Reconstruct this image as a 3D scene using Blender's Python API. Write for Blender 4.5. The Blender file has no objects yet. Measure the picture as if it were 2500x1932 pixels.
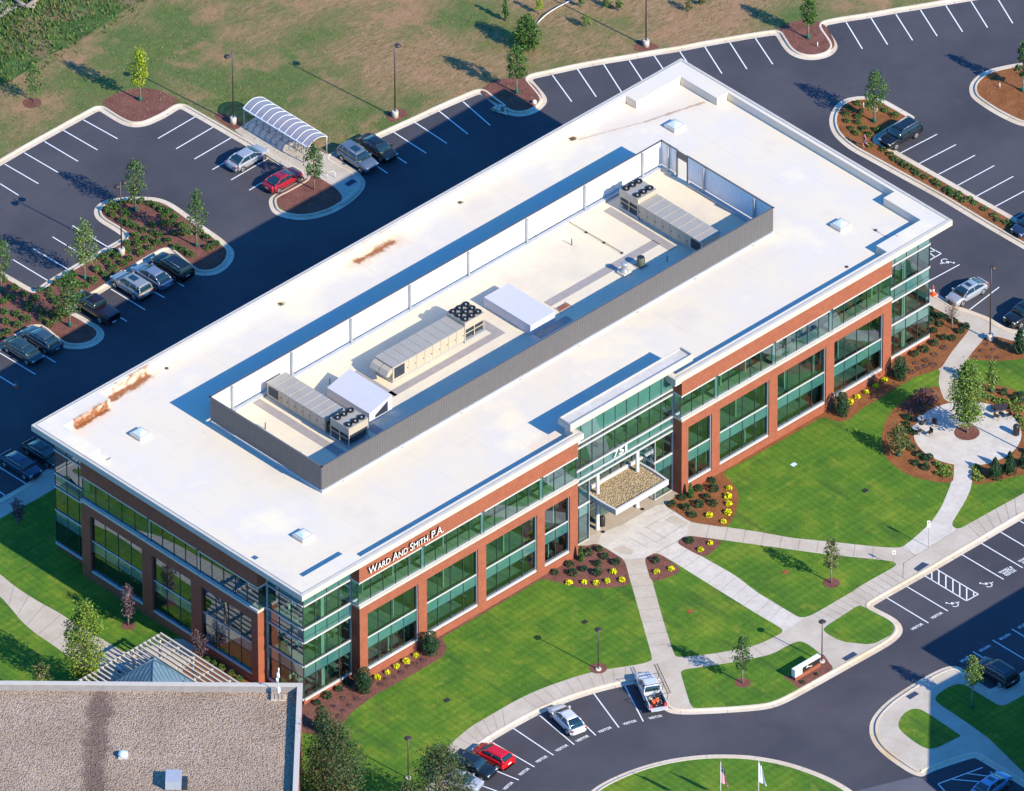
import bpy, bmesh, math, random
from mathutils import Vector, Matrix
from mathutils.geometry import tessellate_polygon
random.seed(751)
R = math.radians
# ------------------------------------------------------------------ camera, sky, sun
W0, H0 = 2500.0, 1932.0
CX, CY, CZ, YAW, PIT, ROL, FPX = -933.975956, -1005.030757, 1056.776733, 0.8071110672, 0.6381706271, -0.0036315628, 43300.905
fw = Vector((math.cos(PIT)*math.cos(YAW), math.cos(PIT)*math.sin(YAW), -math.sin(PIT)))
rt0 = Vector((math.sin(YAW), -math.cos(YAW), 0)); up0 = rt0.cross(fw)
rt = rt0*math.cos(ROL)+up0*math.sin(ROL); up = -rt0*math.sin(ROL)+up0*math.cos(ROL)
scene = bpy.context.scene
COL = scene.collection
cd = bpy.data.cameras.new('camera'); cam = bpy.data.objects.new('camera', cd); COL.objects.link(cam)
cam.matrix_world = Matrix(((rt.x, up.x, -fw.x, CX), (rt.y, up.y, -fw.y, CY), (rt.z, up.z, -fw.z, CZ), (0, 0, 0, 1)))
cd.sensor_fit = 'HORIZONTAL'; cd.sensor_width = 36; cd.lens = FPX/W0*36; cd.clip_start = 10; cd.clip_end = 12000
scene.camera = cam
SUN_EL, SUN_AZ = 32.0, -85.0            # azimuth of the sun measured from +X
wd = bpy.data.worlds.new('World'); scene.world = wd; wd.use_nodes = True
nt = wd.node_tree; bg = nt.nodes['Background']
sky = nt.nodes.new('ShaderNodeTexSky'); sky.sky_type = 'NISHITA'; sky.sun_disc = False
sky.sun_elevation = R(SUN_EL); sky.sun_rotation = R(90-SUN_AZ)
sky.air_density = 1.6; sky.dust_density = 0.1; sky.ozone_density = 8.0; sky.altitude = 100
mul = nt.nodes.new('ShaderNodeMix'); mul.data_type = 'RGBA'; mul.blend_type = 'MULTIPLY'; mul.inputs[0].default_value = 1
nt.links.new(sky.outputs[0], mul.inputs[6]); mul.inputs[7].default_value = (0.32, 0.89, 1.36, 1)
nt.links.new(mul.outputs[2], bg.inputs[0]); bg.inputs[1].default_value = 0.112
sd = bpy.data.lights.new('sun', 'SUN'); sd.energy = 4.2; sd.angle = R(0.53); sd.color = (1.0, 0.90, 0.70)
sun = bpy.data.objects.new('sun', sd); COL.objects.link(sun)
sdir = Vector((math.cos(R(SUN_EL))*math.cos(R(SUN_AZ)), math.cos(R(SUN_EL))*math.sin(R(SUN_AZ)), math.sin(R(SUN_EL))))
sun.rotation_euler = sdir.to_track_quat('Z', 'Y').to_euler(); sun.location = (40, -60, 120)
vs = scene.view_settings; vs.view_transform = 'Standard'; vs.look = 'None'; vs.gamma = 1; vs.exposure = 0.78
scene.cycles.max_bounces = 8; scene.cycles.transparent_max_bounces = 10
scene.cycles.caustics_reflective = False; scene.cycles.caustics_refractive = False
# ------------------------------------------------------------------ measured points of the place -> ground coordinates
K = 650/2184; KE = 300/2183
TILE = {1:(0,0),2:(600,0),3:(1200,0),4:(1850,0),5:(0,450),6:(600,450),7:(1200,450),8:(1850,450),
        11:(0,950),12:(600,950),13:(1200,950),14:(1850,950),15:(0,1432),16:(600,1432),17:(1200,1432),18:(1850,1432)}
TILE_E = {'a':(2200,740),'b':(2200,940),'c':(2200,1250),'d':(1380,950),'e':(1380,1130),'f':(640,1340),'g':(560,220),'h':(1000,1700)}
def ray(r, x, y):
    if r in TILE_E: mx, my = TILE_E[r][0]+x*KE, TILE_E[r][1]+y*KE
    elif r == 'D': mx, my = x*2500/2184, y*2500/2184
    else: mx, my = TILE[r][0]+x*K, TILE[r][1]+y*K
    return fw+rt*((mx-W0/2)/FPX)-up*((my-H0/2)/FPX)
def P(r, x, y, z=0.0):
    d = ray(r, x, y); t = (z-CZ)/d.z
    return Vector((CX+d.x*t, CY+d.y*t, z))
def PL(*segs, z=0.0):
    out = []
    for s in segs:
        r = s[0]
        if r == 'w': out += [Vector((a, b, z)) for a, b in s[1]]
        else: out += [P(r, a, b, z) for a, b in s[1]]
    return out
# ------------------------------------------------------------------ materials
MATS = {}
def newmat(name):
    m = bpy.data.materials.new(name); m.use_nodes = True
    n = m.node_tree.nodes; b = n['Principled BSDF']; MATS[name] = m
    return m, m.node_tree, b
def N(t, ty, **kw):
    n = t.nodes.new(ty)
    for k, v in kw.items(): setattr(n, k, v)
    return n
def coords(t, scale=1.0, rot=0.0, sc3=None):
    g = N(t, 'ShaderNodeNewGeometry'); mp = N(t, 'ShaderNodeMapping')
    mp.inputs['Rotation'].default_value = (0, 0, rot)
    mp.inputs['Scale'].default_value = sc3 or (scale, scale, scale)
    t.links.new(g.outputs['Position'], mp.inputs['Vector']); return mp.outputs['Vector']
def noise(t, vec, sc, det=4, rough=.6):
    n = N(t, 'ShaderNodeTexNoise'); n.inputs['Scale'].default_value = sc; n.inputs['Detail'].default_value = det
    n.inputs['Roughness'].default_value = rough; t.links.new(vec, n.inputs['Vector']); return n.outputs['Fac']
def ramp(t, fac, stops):
    r = N(t, 'ShaderNodeValToRGB'); e = r.color_ramp.elements
    while len(e) < len(stops): e.new(.5)
    for el, (p, c) in zip(e, stops):
        el.position = p; el.color = (c[0], c[1], c[2], 1) if not isinstance(c, (int, float)) else (c, c, c, 1)
    t.links.new(fac, r.inputs[0]); return r.outputs[0]
def mixc(t, fac, a, b, mode='MIX'):
    m = N(t, 'ShaderNodeMix'); m.data_type = 'RGBA'; m.blend_type = mode
    for i, v in ((0, fac), (6, a), (7, b)):
        if isinstance(v, (int, float)): m.inputs[i].default_value = v
        elif isinstance(v, (tuple, list)): m.inputs[i].default_value = (v[0], v[1], v[2], 1)
        else: t.links.new(v, m.inputs[i])
    return m.outputs[2]
def bump(t, b, fac, st=.3, dist=.05):
    n = N(t, 'ShaderNodeBump'); n.inputs['Strength'].default_value = st; n.inputs['Distance'].default_value = dist
    t.links.new(fac, n.inputs['Height']); t.links.new(n.outputs[0], b.inputs['Normal'])
def setc(t, b, c):
    if isinstance(c, (tuple, list)): b.inputs['Base Color'].default_value = (c[0], c[1], c[2], 1)
    else: t.links.new(c, b.inputs['Base Color'])
def plain(name, c, rough=.6, metal=0, var=.12, vsc=1.5, spec=.5, coat=0):
    m, t, b = newmat(name); b.inputs['Roughness'].default_value = rough; b.inputs['Metallic'].default_value = metal
    b.inputs['Specular IOR Level'].default_value = spec; b.inputs['Coat Weight'].default_value = coat
    b.inputs['Coat Roughness'].default_value = .05
    if var:
        f = noise(t, coords(t), vsc, 5)
        setc(t, b, ramp(t, f, [(.3, [v*(1-var) for v in c]), (.7, [min(1, v*(1+var)) for v in c])]))
    else: setc(t, b, c)
    return m
def layered(name, stops, sc, rough=.9, fine=None, bumpst=.4, bdist=.05, patch=None, rot=0, sc3=None, det=6):
    m, t, b = newmat(name); b.inputs['Roughness'].default_value = rough; b.inputs['Specular IOR Level'].default_value = .2
    v = coords(t, 1, rot, sc3)
    c = ramp(t, noise(t, v, sc, det, .62), stops)
    if patch:
        f = ramp(t, noise(t, coords(t), patch[0], 3, .5), [(patch[1], 0.0), (patch[2], 1.0)])
        c = mixc(t, f, c, patch[3])
    if fine:
        fn = noise(t, coords(t), fine[0], 3, .7)
        c = mixc(t, 1.0, c, ramp(t, fn, [(.25, [fine[1]]*3), (.75, [fine[2]]*3)]), 'MULTIPLY')
        bump(t, b, fn, bumpst, bdist)
    setc(t, b, c); return m
def m_field():
    m, t, b = newmat('dry_field'); b.inputs['Roughness'].default_value = .95; b.inputs['Specular IOR Level'].default_value = .1
    v = coords(t)
    tan = ramp(t, noise(t, coords(t, 1, R(35), (1, 3.0, 1)), .9, 9, .72), [(.28, (.17, .12, .05)), (.42, (.30, .21, .095)), (.55, (.42, .26, .145)), (.7, (.54, .36, .23))])
    grn = ramp(t, noise(t, v, 1.6, 8, .7), [(.3, (.07, .14, .04)), (.6, (.14, .21, .055)), (.8, (.26, .25, .09))])
    msk = ramp(t, noise(t, v, .05, 7, .66), [(.44, 0.0), (.58, .9)])
    c = mixc(t, msk, tan, grn)
    red = ramp(t, noise(t, v, .13, 6, .68), [(.52, 0.0), (.66, .75)])
    c = mixc(t, red, c, (.50, .27, .16))
    fn = noise(t, v, 7, 6, .8)
    c = mixc(t, 1.0, c, ramp(t, fn, [(.3, (.5, .52, .52)), (.5, (.95, .95, .95)), (.7, (1.35, 1.28, 1.25))]), 'MULTIPLY')
    setc(t, b, c); bump(t, b, fn, .8, .25); return m
def m_lawn():
    m, t, b = newmat('lawn_grass'); b.inputs['Roughness'].default_value = .9; b.inputs['Specular IOR Level'].default_value = .15
    v = coords(t)
    a = ramp(t, noise(t, v, .22, 5, .6), [(.3, (.058, .150, .020)), (.5, (.092, .192, .020)), (.68, (.165, .24, .026))])
    yel = ramp(t, noise(t, v, .55, 5, .65), [(.56, 0.0), (.75, .75)])
    c = mixc(t, yel, a, (.25, .27, .04))
    st = noise(t, coords(t, 1, R(-12), (.16, 2.2, 1)), 1, 3, .5)
    c = mixc(t, 1.0, c, ramp(t, st, [(.35, (.9, .9, .92)), (.65, (1.06, 1.06, 1.0))]), 'MULTIPLY')
    dk = ramp(t, noise(t, coords(t, 1, R(3), (.5, .12, 1)), 1, 3, .5), [(.57, 0.0), (.68, .5)])
    c = mixc(t, dk, c, (.04, .095, .022))
    for rr_, sc_w, am in ((R(2), .42, .05), (R(92), .30, .035)):
        wv = N(t, 'ShaderNodeTexWave'); wv.inputs['Scale'].default_value = sc_w; wv.inputs['Distortion'].default_value = 1.2; wv.inputs['Detail Scale'].default_value = .4
        t.links.new(coords(t, 1, rr_), wv.inputs['Vector']); c = mixc(t, 1.0, c, ramp(t, wv.outputs['Fac'], [(.3, (1-am,)*3), (.7, (1+am,)*3)]), 'MULTIPLY')
    fn = noise(t, v, 6, 6, .85)
    c = mixc(t, 1.0, c, ramp(t, fn, [(.3, (.55, .58, .6)), (.7, (1.38, 1.32, 1.3))]), 'MULTIPLY')
    setc(t, b, c); bump(t, b, fn, .5, .08); return m
def m_asphalt():
    m, t, b = newmat('asphalt'); b.inputs['Roughness'].default_value = .85; b.inputs['Specular IOR Level'].default_value = .35
    v = coords(t)
    c = ramp(t, noise(t, v, .09, 6, .6), [(.35, (.050, .048, .060)), (.65, (.077, .073, .085))])
    c = mixc(t, ramp(t, noise(t, coords(t, 1, R(10), (.5, 2, 1)), .35, 7, .7), [(.58, 0.0), (.75, .5)]), c, (.088, .077, .084))
    c = mixc(t, ramp(t, noise(t, v, .2, 5, .65), [(.58, 0.0), (.72, .55)]), c, (.10, .078, .078))
    c = mixc(t, ramp(t, noise(t, v, .9, 3, .6), [(.69, 0.0), (.76, .7)]), c, (.028, .027, .036))
    fn = noise(t, v, 12, 4, .8)
    c = mixc(t, 1.0, c, ramp(t, fn, [(.3, (.86,)*3), (.7, (1.12,)*3)]), 'MULTIPLY')
    setc(t, b, c); bump(t, b, fn, .15, .02); return m
def m_mulch(name, a, b_, c_):
    m, t, b = newmat(name); b.inputs['Roughness'].default_value = 1; b.inputs['Specular IOR Level'].default_value = .05
    v = coords(t)
    f = noise(t, v, 5.5, 8, .85)
    c = ramp(t, f, [(.3, a), (.5, b_), (.7, c_)])
    c = mixc(t, 1.0, c, ramp(t, noise(t, v, .8, 3, .5), [(.3, (.8,)*3), (.7, (1.15,)*3)]), 'MULTIPLY')
    setc(t, b, c); bump(t, b, f, .8, .1); return m
def m_brick():
    m, t, b = newmat('brick'); b.inputs['Roughness'].default_value = .85; b.inputs['Specular IOR Level'].default_value = .2
    g = N(t, 'ShaderNodeNewGeometry'); s = N(t, 'ShaderNodeSeparateXYZ'); t.links.new(g.outputs['Position'], s.inputs[0])
    ad = N(t, 'ShaderNodeMath'); t.links.new(s.outputs[0], ad.inputs[0]); t.links.new(s.outputs[1], ad.inputs[1])
    cb = N(t, 'ShaderNodeCombineXYZ'); t.links.new(ad.outputs[0], cb.inputs[0]); t.links.new(s.outputs[2], cb.inputs[1])
    br = N(t, 'ShaderNodeTexBrick'); br.inputs['Scale'].default_value = 1; br.inputs['Brick Width'].default_value = .2
    br.inputs['Row Height'].default_value = .075; br.inputs['Mortar Size'].default_value = .008
    br.inputs['Color1'].default_value = (.35, .092, .040, 1); br.inputs['Color2'].default_value = (.285, .070, .031, 1)
    br.inputs['Mortar'].default_value = (.30, .15, .11, 1); t.links.new(cb.outputs[0], br.inputs['Vector'])
    c = mixc(t, 1.0, br.outputs['Color'], ramp(t, noise(t, coords(t), 1.3, 6, .75), [(.3, (.86,)*3), (.7, (1.13,)*3)]), 'MULTIPLY')
    f = ramp(t, noise(t, coords(t, 1, 0, (2.5, 2.5, 7)), 1.1, 3, .6), [(.68, 0.0), (.78, .25)])
    c = mixc(t, f, c, (.16, .10, .09)); setc(t, b, c); return m
def m_roof():
    m, t, b = newmat('roof_membrane'); b.inputs['Roughness'].default_value = .75; b.inputs['Specular IOR Level'].default_value = .3
    v = coords(t)
    c = ramp(t, noise(t, v, .10, 6, .6), [(.28, (.64, .56, .475)), (.42, (.73, .63, .49)), (.55, (.68, .61, .525)), (.68, (.80, .69, .51))])
    c = mixc(t, ramp(t, noise(t, coords(t, 1, R(20)), .5, 6, .7), [(.6, 0.0), (.8, .35)]), c, (.54, .49, .44))
    # welded membrane seams
    g = N(t, 'ShaderNodeNewGeometry'); s = N(t, 'ShaderNodeSeparateXYZ'); t.links.new(g.outputs['Position'], s.inputs[0])
    def seam(out, per, w):
        a = N(t, 'ShaderNodeMath', operation='DIVIDE'); t.links.new(out, a.inputs[0]); a.inputs[1].default_value = per
        f = N(t, 'ShaderNodeMath', operation='FRACT'); t.links.new(a.outputs[0], f.inputs[0])
        l = N(t, 'ShaderNodeMath', operation='LESS_THAN'); t.links.new(f.outputs[0], l.inputs[0]); l.inputs[1].default_value = w/per
        return l.outputs[0]
    sm = N(t, 'ShaderNodeMath', operation='MAXIMUM'); t.links.new(seam(s.outputs[0], 3.05, .06), sm.inputs[0]); t.links.new(seam(s.outputs[1], 9.0, .05), sm.inputs[1])
    br = N(t, 'ShaderNodeMath', operation='MULTIPLY'); t.links.new(sm.outputs[0], br.inputs[0])
    t.links.new(ramp(t, noise(t, v, .35, 3, .6), [(.36, .05), (.6, .42)]), br.inputs[1])
    c = mixc(t, br.outputs[0], c, (.5, .46, .44))
    # rust stains: soft segments x0,y0,x1,y1,radius,strength
    def stain(c, x0, y0, x1, y1, rad, st, col, ns=1.2):
        dx, dy = x1-x0, y1-y0; L2 = max(dx*dx+dy*dy, 1e-6)
        def mt(op, a, b2=None):
            n = N(t, 'ShaderNodeMath', operation=op)
            for i, q in enumerate((a, b2)):
                if q is None: continue
                if isinstance(q, (int, float)): n.inputs[i].default_value = q
                else: t.links.new(q, n.inputs[i])
            return n.outputs[0]
        ax, ay = mt('SUBTRACT', s.outputs[0], x0), mt('SUBTRACT', s.outputs[1], y0)
        h = mt('DIVIDE', mt('ADD', mt('MULTIPLY', ax, dx), mt('MULTIPLY', ay, dy)), L2)
        h = mt('MINIMUM', mt('MAXIMUM', h, 0.0), 1.0)
        ex, ey = mt('SUBTRACT', ax, mt('MULTIPLY', h, dx)), mt('SUBTRACT', ay, mt('MULTIPLY', h, dy))
        d = mt('SQRT', mt('ADD', mt('MULTIPLY', ex, ex), mt('MULTIPLY', ey, ey)))
        nz = noise(t, v, ns, 8, .62)
        d = mt('ADD', mt('DIVIDE', d, rad), mt('MULTIPLY', mt('SUBTRACT', nz, .5), 3.0))
        f = ramp(t, d, [(.25, st), (1.0, 0.0)])
        return mixc(t, f, c, col)
    RU, DK, PA = (.27, .095, .03), (.10, .05, .025), (.68, .52, .38)
    for a in [(42.3, 37.4, 48, 37.3, 1.6, .7, PA, .6), (3, 36.1, 8.1, 36.4, 1.0, .5, PA, .8), (9.3, 37.1, 15.4, 37.5, 1.0, .5, PA, .8), (40, 2.4, 34, 2.2, 1.4, .5, PA, .5), (72, 37.4, 86, 33, 1.3, .3, PA, .5)]: c = stain(c, *a)
    for a in [(42.8, 37.2, 47.6, 37.2, .62, .95, RU, 1.1), (3.8, 36.35, 8.0, 36.45, .42, 1.0, RU, 1.3), (9.4, 37.5, 14.6, 37.7, .62, .95, RU, 1.1), (80, 34.4, 86.6, 32.7, .22, .55, RU, 1.4), (73, 36.9, 80, 34.4, .16, .35, RU, 1.4), (90, 8, 90, 8, .5, .8, RU), (83.5, 1.9, 83.5, 5.5, .12, .6, RU, 2), (8.3, 31.8, 8.3, 31.8, .1, .7, RU)]: c = stain(c, *a)
    for a in [(32.4, 37.4, 32.5, 37.4, .45, .95, DK, 3), (57, 37.4, 57.1, 37.4, .3, .95, DK, 3), (72.6, 37.4, 72.8, 37.4, .5, .95, DK, 3)]: c = stain(c, *a)
    setc(t, b, c); return m
def m_gravel(name, stops, dark=None):
    m, t, b = newmat(name); b.inputs['Roughness'].default_value = 1; b.inputs['Specular IOR Level'].default_value = .1
    v = coords(t); vo = N(t, 'ShaderNodeTexVoronoi'); vo.inputs['Scale'].default_value = 6.5; t.links.new(v, vo.inputs['Vector'])
    c = ramp(t, noise(t, v, 5, 3, .85), stops)
    c = mixc(t, 1.0, c, ramp(t, vo.outputs['Distance'], [(.2, (1.2,)*3), (.8, (.6,)*3)]), 'MULTIPLY')
    c = mixc(t, 1.0, c, ramp(t, noise(t, v, .12, 4, .6), [(.35, (.86, .84, .82)), (.65, (1.12, 1.12, 1.12))]), 'MULTIPLY')
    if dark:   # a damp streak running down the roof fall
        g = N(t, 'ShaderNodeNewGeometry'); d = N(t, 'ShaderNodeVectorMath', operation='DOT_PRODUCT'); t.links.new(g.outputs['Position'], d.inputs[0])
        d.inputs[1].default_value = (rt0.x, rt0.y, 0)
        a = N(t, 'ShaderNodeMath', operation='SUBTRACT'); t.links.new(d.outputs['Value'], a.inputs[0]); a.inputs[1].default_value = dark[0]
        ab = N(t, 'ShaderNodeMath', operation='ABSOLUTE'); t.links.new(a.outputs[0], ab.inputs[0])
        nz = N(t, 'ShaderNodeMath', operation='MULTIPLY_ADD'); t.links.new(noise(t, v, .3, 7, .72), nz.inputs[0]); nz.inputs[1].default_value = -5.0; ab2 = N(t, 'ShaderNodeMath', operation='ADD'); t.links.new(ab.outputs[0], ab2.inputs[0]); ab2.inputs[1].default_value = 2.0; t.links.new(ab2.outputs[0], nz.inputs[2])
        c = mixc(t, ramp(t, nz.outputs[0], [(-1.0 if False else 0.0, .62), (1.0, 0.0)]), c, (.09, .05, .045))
    setc(t, b, c); bump(t, b, vo.outputs['Distance'], .9, .12); return m
def m_glass(name, tint, refl=.20, pane=1.7):
    m, t, b = newmat(name); t.nodes.remove(b); out = t.nodes['Material Output']
    tr = N(t, 'ShaderNodeBsdfTransparent'); tr.inputs[0].default_value = (*tint, 1)
    gl = N(t, 'ShaderNodeBsdfGlossy'); gl.inputs['Roughness'].default_value = .01; gl.inputs['Color'].default_value = (.72, .87, 1, 1)
    g = N(t, 'ShaderNodeNewGeometry'); bp = N(t, 'ShaderNodeBump'); bp.inputs['Strength'].default_value = .03; bp.inputs['Distance'].default_value = .05
    t.links.new(noise(t, coords(t), .5, 1), bp.inputs['Height']); t.links.new(bp.outputs[0], gl.inputs['Normal'])
    lw = N(t, 'ShaderNodeLayerWeight'); lw.inputs[0].default_value = .35
    mr = N(t, 'ShaderNodeMapRange'); mr.inputs['To Min'].default_value = refl; mr.inputs['To Max'].default_value = .9; t.links.new(lw.outputs['Fresnel'], mr.inputs[0])
    mx = N(t, 'ShaderNodeMixShader'); t.links.new(mr.outputs[0], mx.inputs[0]); t.links.new(tr.outputs[0], mx.inputs[1]); t.links.new(gl.outputs[0], mx.inputs[2])
    t.links.new(mx.outputs[0], out.inputs[0]); return m
def m_spandrel():
    m, t, b = newmat('spandrel_glass'); out = t.nodes['Material Output']; b.inputs['Roughness'].default_value = .4
    setc(t, b, ramp(t, noise(t, coords(t), .35, 2), [(.35, (.045, .17, .16)), (.65, (.065, .215, .205))]))
    gl = N(t, 'ShaderNodeBsdfGlossy'); gl.inputs['Roughness'].default_value = .02; mx = N(t, 'ShaderNodeMixShader'); mx.inputs[0].default_value = .30
    t.links.new(b.outputs[0], mx.inputs[1]); t.links.new(gl.outputs[0], mx.inputs[2]); t.links.new(mx.outputs[0], out.inputs[0]); return m
def m_poly():
    m, t, b = newmat('polycarbonate'); out = t.nodes['Material Output']
    b.inputs['Base Color'].default_value = (.42, .42, .52, 1); b.inputs['Roughness'].default_value = .25
    tr = N(t, 'ShaderNodeBsdfTransparent'); tr.inputs[0].default_value = (.5, .5, .62, 1)
    mx = N(t, 'ShaderNodeMixShader'); mx.inputs[0].default_value = .6; t.links.new(tr.outputs[0], mx.inputs[1]); t.links.new(b.outputs[0], mx.inputs[2])
    t.links.new(mx.outputs[0], out.inputs[0]); return m
def leafmat(name, c, var=.35):
    m, t, b = newmat(name); b.inputs['Roughness'].default_value = .55; b.inputs['Specular IOR Level'].default_value = .25
    f = noise(t, coords(t), 3.0, 3, .7)
    setc(t, b, ramp(t, f, [(.3, [v*(1-var) for v in c]), (.7, [v*(1+var) for v in c])]))
    b.inputs['Subsurface Weight'].default_value = 0
    return m
M = {}
M['field'] = m_field(); M['lawn'] = m_lawn(); M['asphalt'] = m_asphalt(); M['brick'] = m_brick(); M['roof'] = m_roof()
M['meadow'] = layered('meadow_weeds', [(.3, (.045, .10, .028)), (.5, (.085, .165, .038)), (.7, (.16, .20, .055))], .5, fine=(6, .5, 1.35), bumpst=.9, bdist=.3, patch=(.16, .52, .62, (.26, .19, .10)))
M['concrete'] = layered('concrete', [(.3, (.45, .38, .30)), (.6, (.54, .47, .39)), (.8, (.59, .53, .46))], .35, fine=(5, .9, 1.07), bumpst=.05)
M['conc_white'] = layered('white_concrete', [(.3, (.53, .475, .41)), (.7, (.63, .575, .515))], .5, fine=(2, .93, 1.06), bumpst=.05)
M['conc_tan'] = layered('tan_concrete', [(.3, (.38, .31, .235)), (.7, (.47, .39, .31))], .5, fine=(5, .9, 1.08), bumpst=.05)
M['drive'] = layered('worn_asphalt', [(.3, (.10, .10, .125)), (.7, (.13, .13, .15))], .3, fine=(8, .9, 1.1), bumpst=.1)
M['kerb'] = layered('kerb_concrete', [(.3, (.55, .44, .32)), (.5, (.64, .535, .415)), (.75, (.70, .61, .50))], .25, fine=(4, .9, 1.08), bumpst=.05, patch=(.06, .60, .70, (.60, .42, .24)))
M['mulch'] = m_mulch('red_mulch', (.095, .040, .030), (.20, .085, .066), (.31, .15, .12))
M['straw'] = m_mulch('pine_straw', (.12, .045, .02), (.26, .10, .04), (.40, .19, .09))
M['white'] = plain('white_paint', (.78, .77, .74), .5, var=.04)
M['line'] = plain('line_paint', (.80, .80, .80), .6, var=.08, vsc=4)
M['trim'] = plain('stone_trim', (.56, .50, .43), .6, var=.06)
M['alu'] = plain('white_aluminium', (.56, .54, .52), .35, metal=.0, var=.03)
M['grey'] = plain('grey_metal', (.30, .32, .33), .45, metal=.3, var=.06)
M['galv'] = plain('galvanised', (.40, .42, .43), .4, metal=.3, var=.08)
M['phw'] = plain('penthouse_membrane', (.58, .555, .58), .6, var=.03)
M['kerbgrey'] = plain('membrane_kerb', (.42, .42, .43), .6, var=.08)
M['screen'] = plain('screen_panel', (.135, .125, .125), .5, metal=.2, var=.05)
M['screen_in'] = plain('screen_inner', (.74, .74, .75), .5, var=.04)
M['beige'] = plain('beige_enamel', (.47, .40, .30), .5, var=.07, vsc=.8)
M['beige_top'] = plain('beige_top', (.36, .325, .28), .5, var=.06, vsc=.8)
M['dark'] = plain('black_metal', (.025, .022, .022), .45, var=.1)
M['bronze'] = plain('dark_bronze', (.05, .035, .03), .45, var=.1)
M['coil'] = plain('coil_fins', (.04, .055, .075), .5, metal=.4, var=.2, vsc=4)
M['teal'] = m_spandrel()
M['glass'] = m_glass('vision_glass', (.46, .74, .68), .26)
M['mull'] = plain('dark_mullion', (.035, .055, .055), .4, var=0)
M['carpet'] = plain('carpet', (.24, .27, .27), .9, var=.15)
M['inwall'] = plain('interior_wall', (.62, .68, .60), .8, var=.04)
M['desk'] = plain('desk_laminate', (.42, .45, .40), .5, var=.2, vsc=.6)
M['tyre'] = plain('tyre_rubber', (.02, .02, .022), .8, var=0)
M['rim'] = plain('alloy_rim', (.55, .55, .57), .3, metal=.7, var=0)
M['carglass'] = plain('car_glass', (.012, .03, .035), .04, var=0, spec=1.0, coat=1)
M['lampglass'] = plain('headlamp', (.75, .78, .8), .1, var=0, coat=1)
M['tail'] = plain('tail_lamp', (.45, .02, .02), .15, var=0, coat=1)
M['orange'] = plain('orange_plastic', (.85, .13, .03), .5, var=0)
M['red'] = plain('red_plastic', (.55, .03, .04), .5, var=0)
M['green'] = plain('watering_bag_green', (.012, .11, .075), .6, var=.2, vsc=3)
M['bark'] = plain('bark', (.26, .21, .17), .9, var=.25, vsc=5)
M['pad'] = plain('detectable_pad', (.035, .05, .10), .7, var=.1)
M['mat'] = plain('walkway_mat', (.33, .29, .27), .8, var=.07)
M['blueroof'] = plain('blue_metal_roof', (.09, .165, .225), .4, metal=.2, var=.06)
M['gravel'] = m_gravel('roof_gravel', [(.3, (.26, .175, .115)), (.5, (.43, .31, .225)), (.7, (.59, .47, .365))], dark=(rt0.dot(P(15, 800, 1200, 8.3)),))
M['gravel2'] = m_gravel('canopy_gravel', [(.3, (.25, .17, .09)), (.5, (.50, .38, .22)), (.7, (.72, .58, .38))])
M['acrylic'] = plain('skylight_acrylic', (.62, .72, .85), .12, var=.05, coat=1)
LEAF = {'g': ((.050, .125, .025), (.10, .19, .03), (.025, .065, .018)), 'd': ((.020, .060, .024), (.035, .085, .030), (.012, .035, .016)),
        'y': ((.33, .40, .02), (.22, .30, .02), (.10, .17, .02)), 'l': ((.12, .20, .035), (.19, .27, .05), (.05, .10, .022)),
        'p': ((.10, .06, .075), (.16, .10, .12), (.05, .04, .05)), 'gold': ((.75, .72, .01), (.62, .60, .01), (.38, .42, .01)),
        'o': ((.06, .13, .035), (.12, .19, .045), (.03, .07, .022)), 'yl': ((.21, .29, .035), (.14, .22, .03), (.06, .11, .02)), 'w2': ((.06, .14, .03), (.11, .19, .04), (.17, .17, .06)), 'w': ((.09, .12, .03), (.20, .17, .06), (.05, .08, .02)), 'm': ((.035, .075, .025), (.075, .105, .03), (.12, .09, .04))}
for k, cs in LEAF.items():
    for i, c in enumerate(cs): M['leaf_%s%d' % (k, i)] = leafmat('leaf_%s%d' % (k, i), c)
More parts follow.
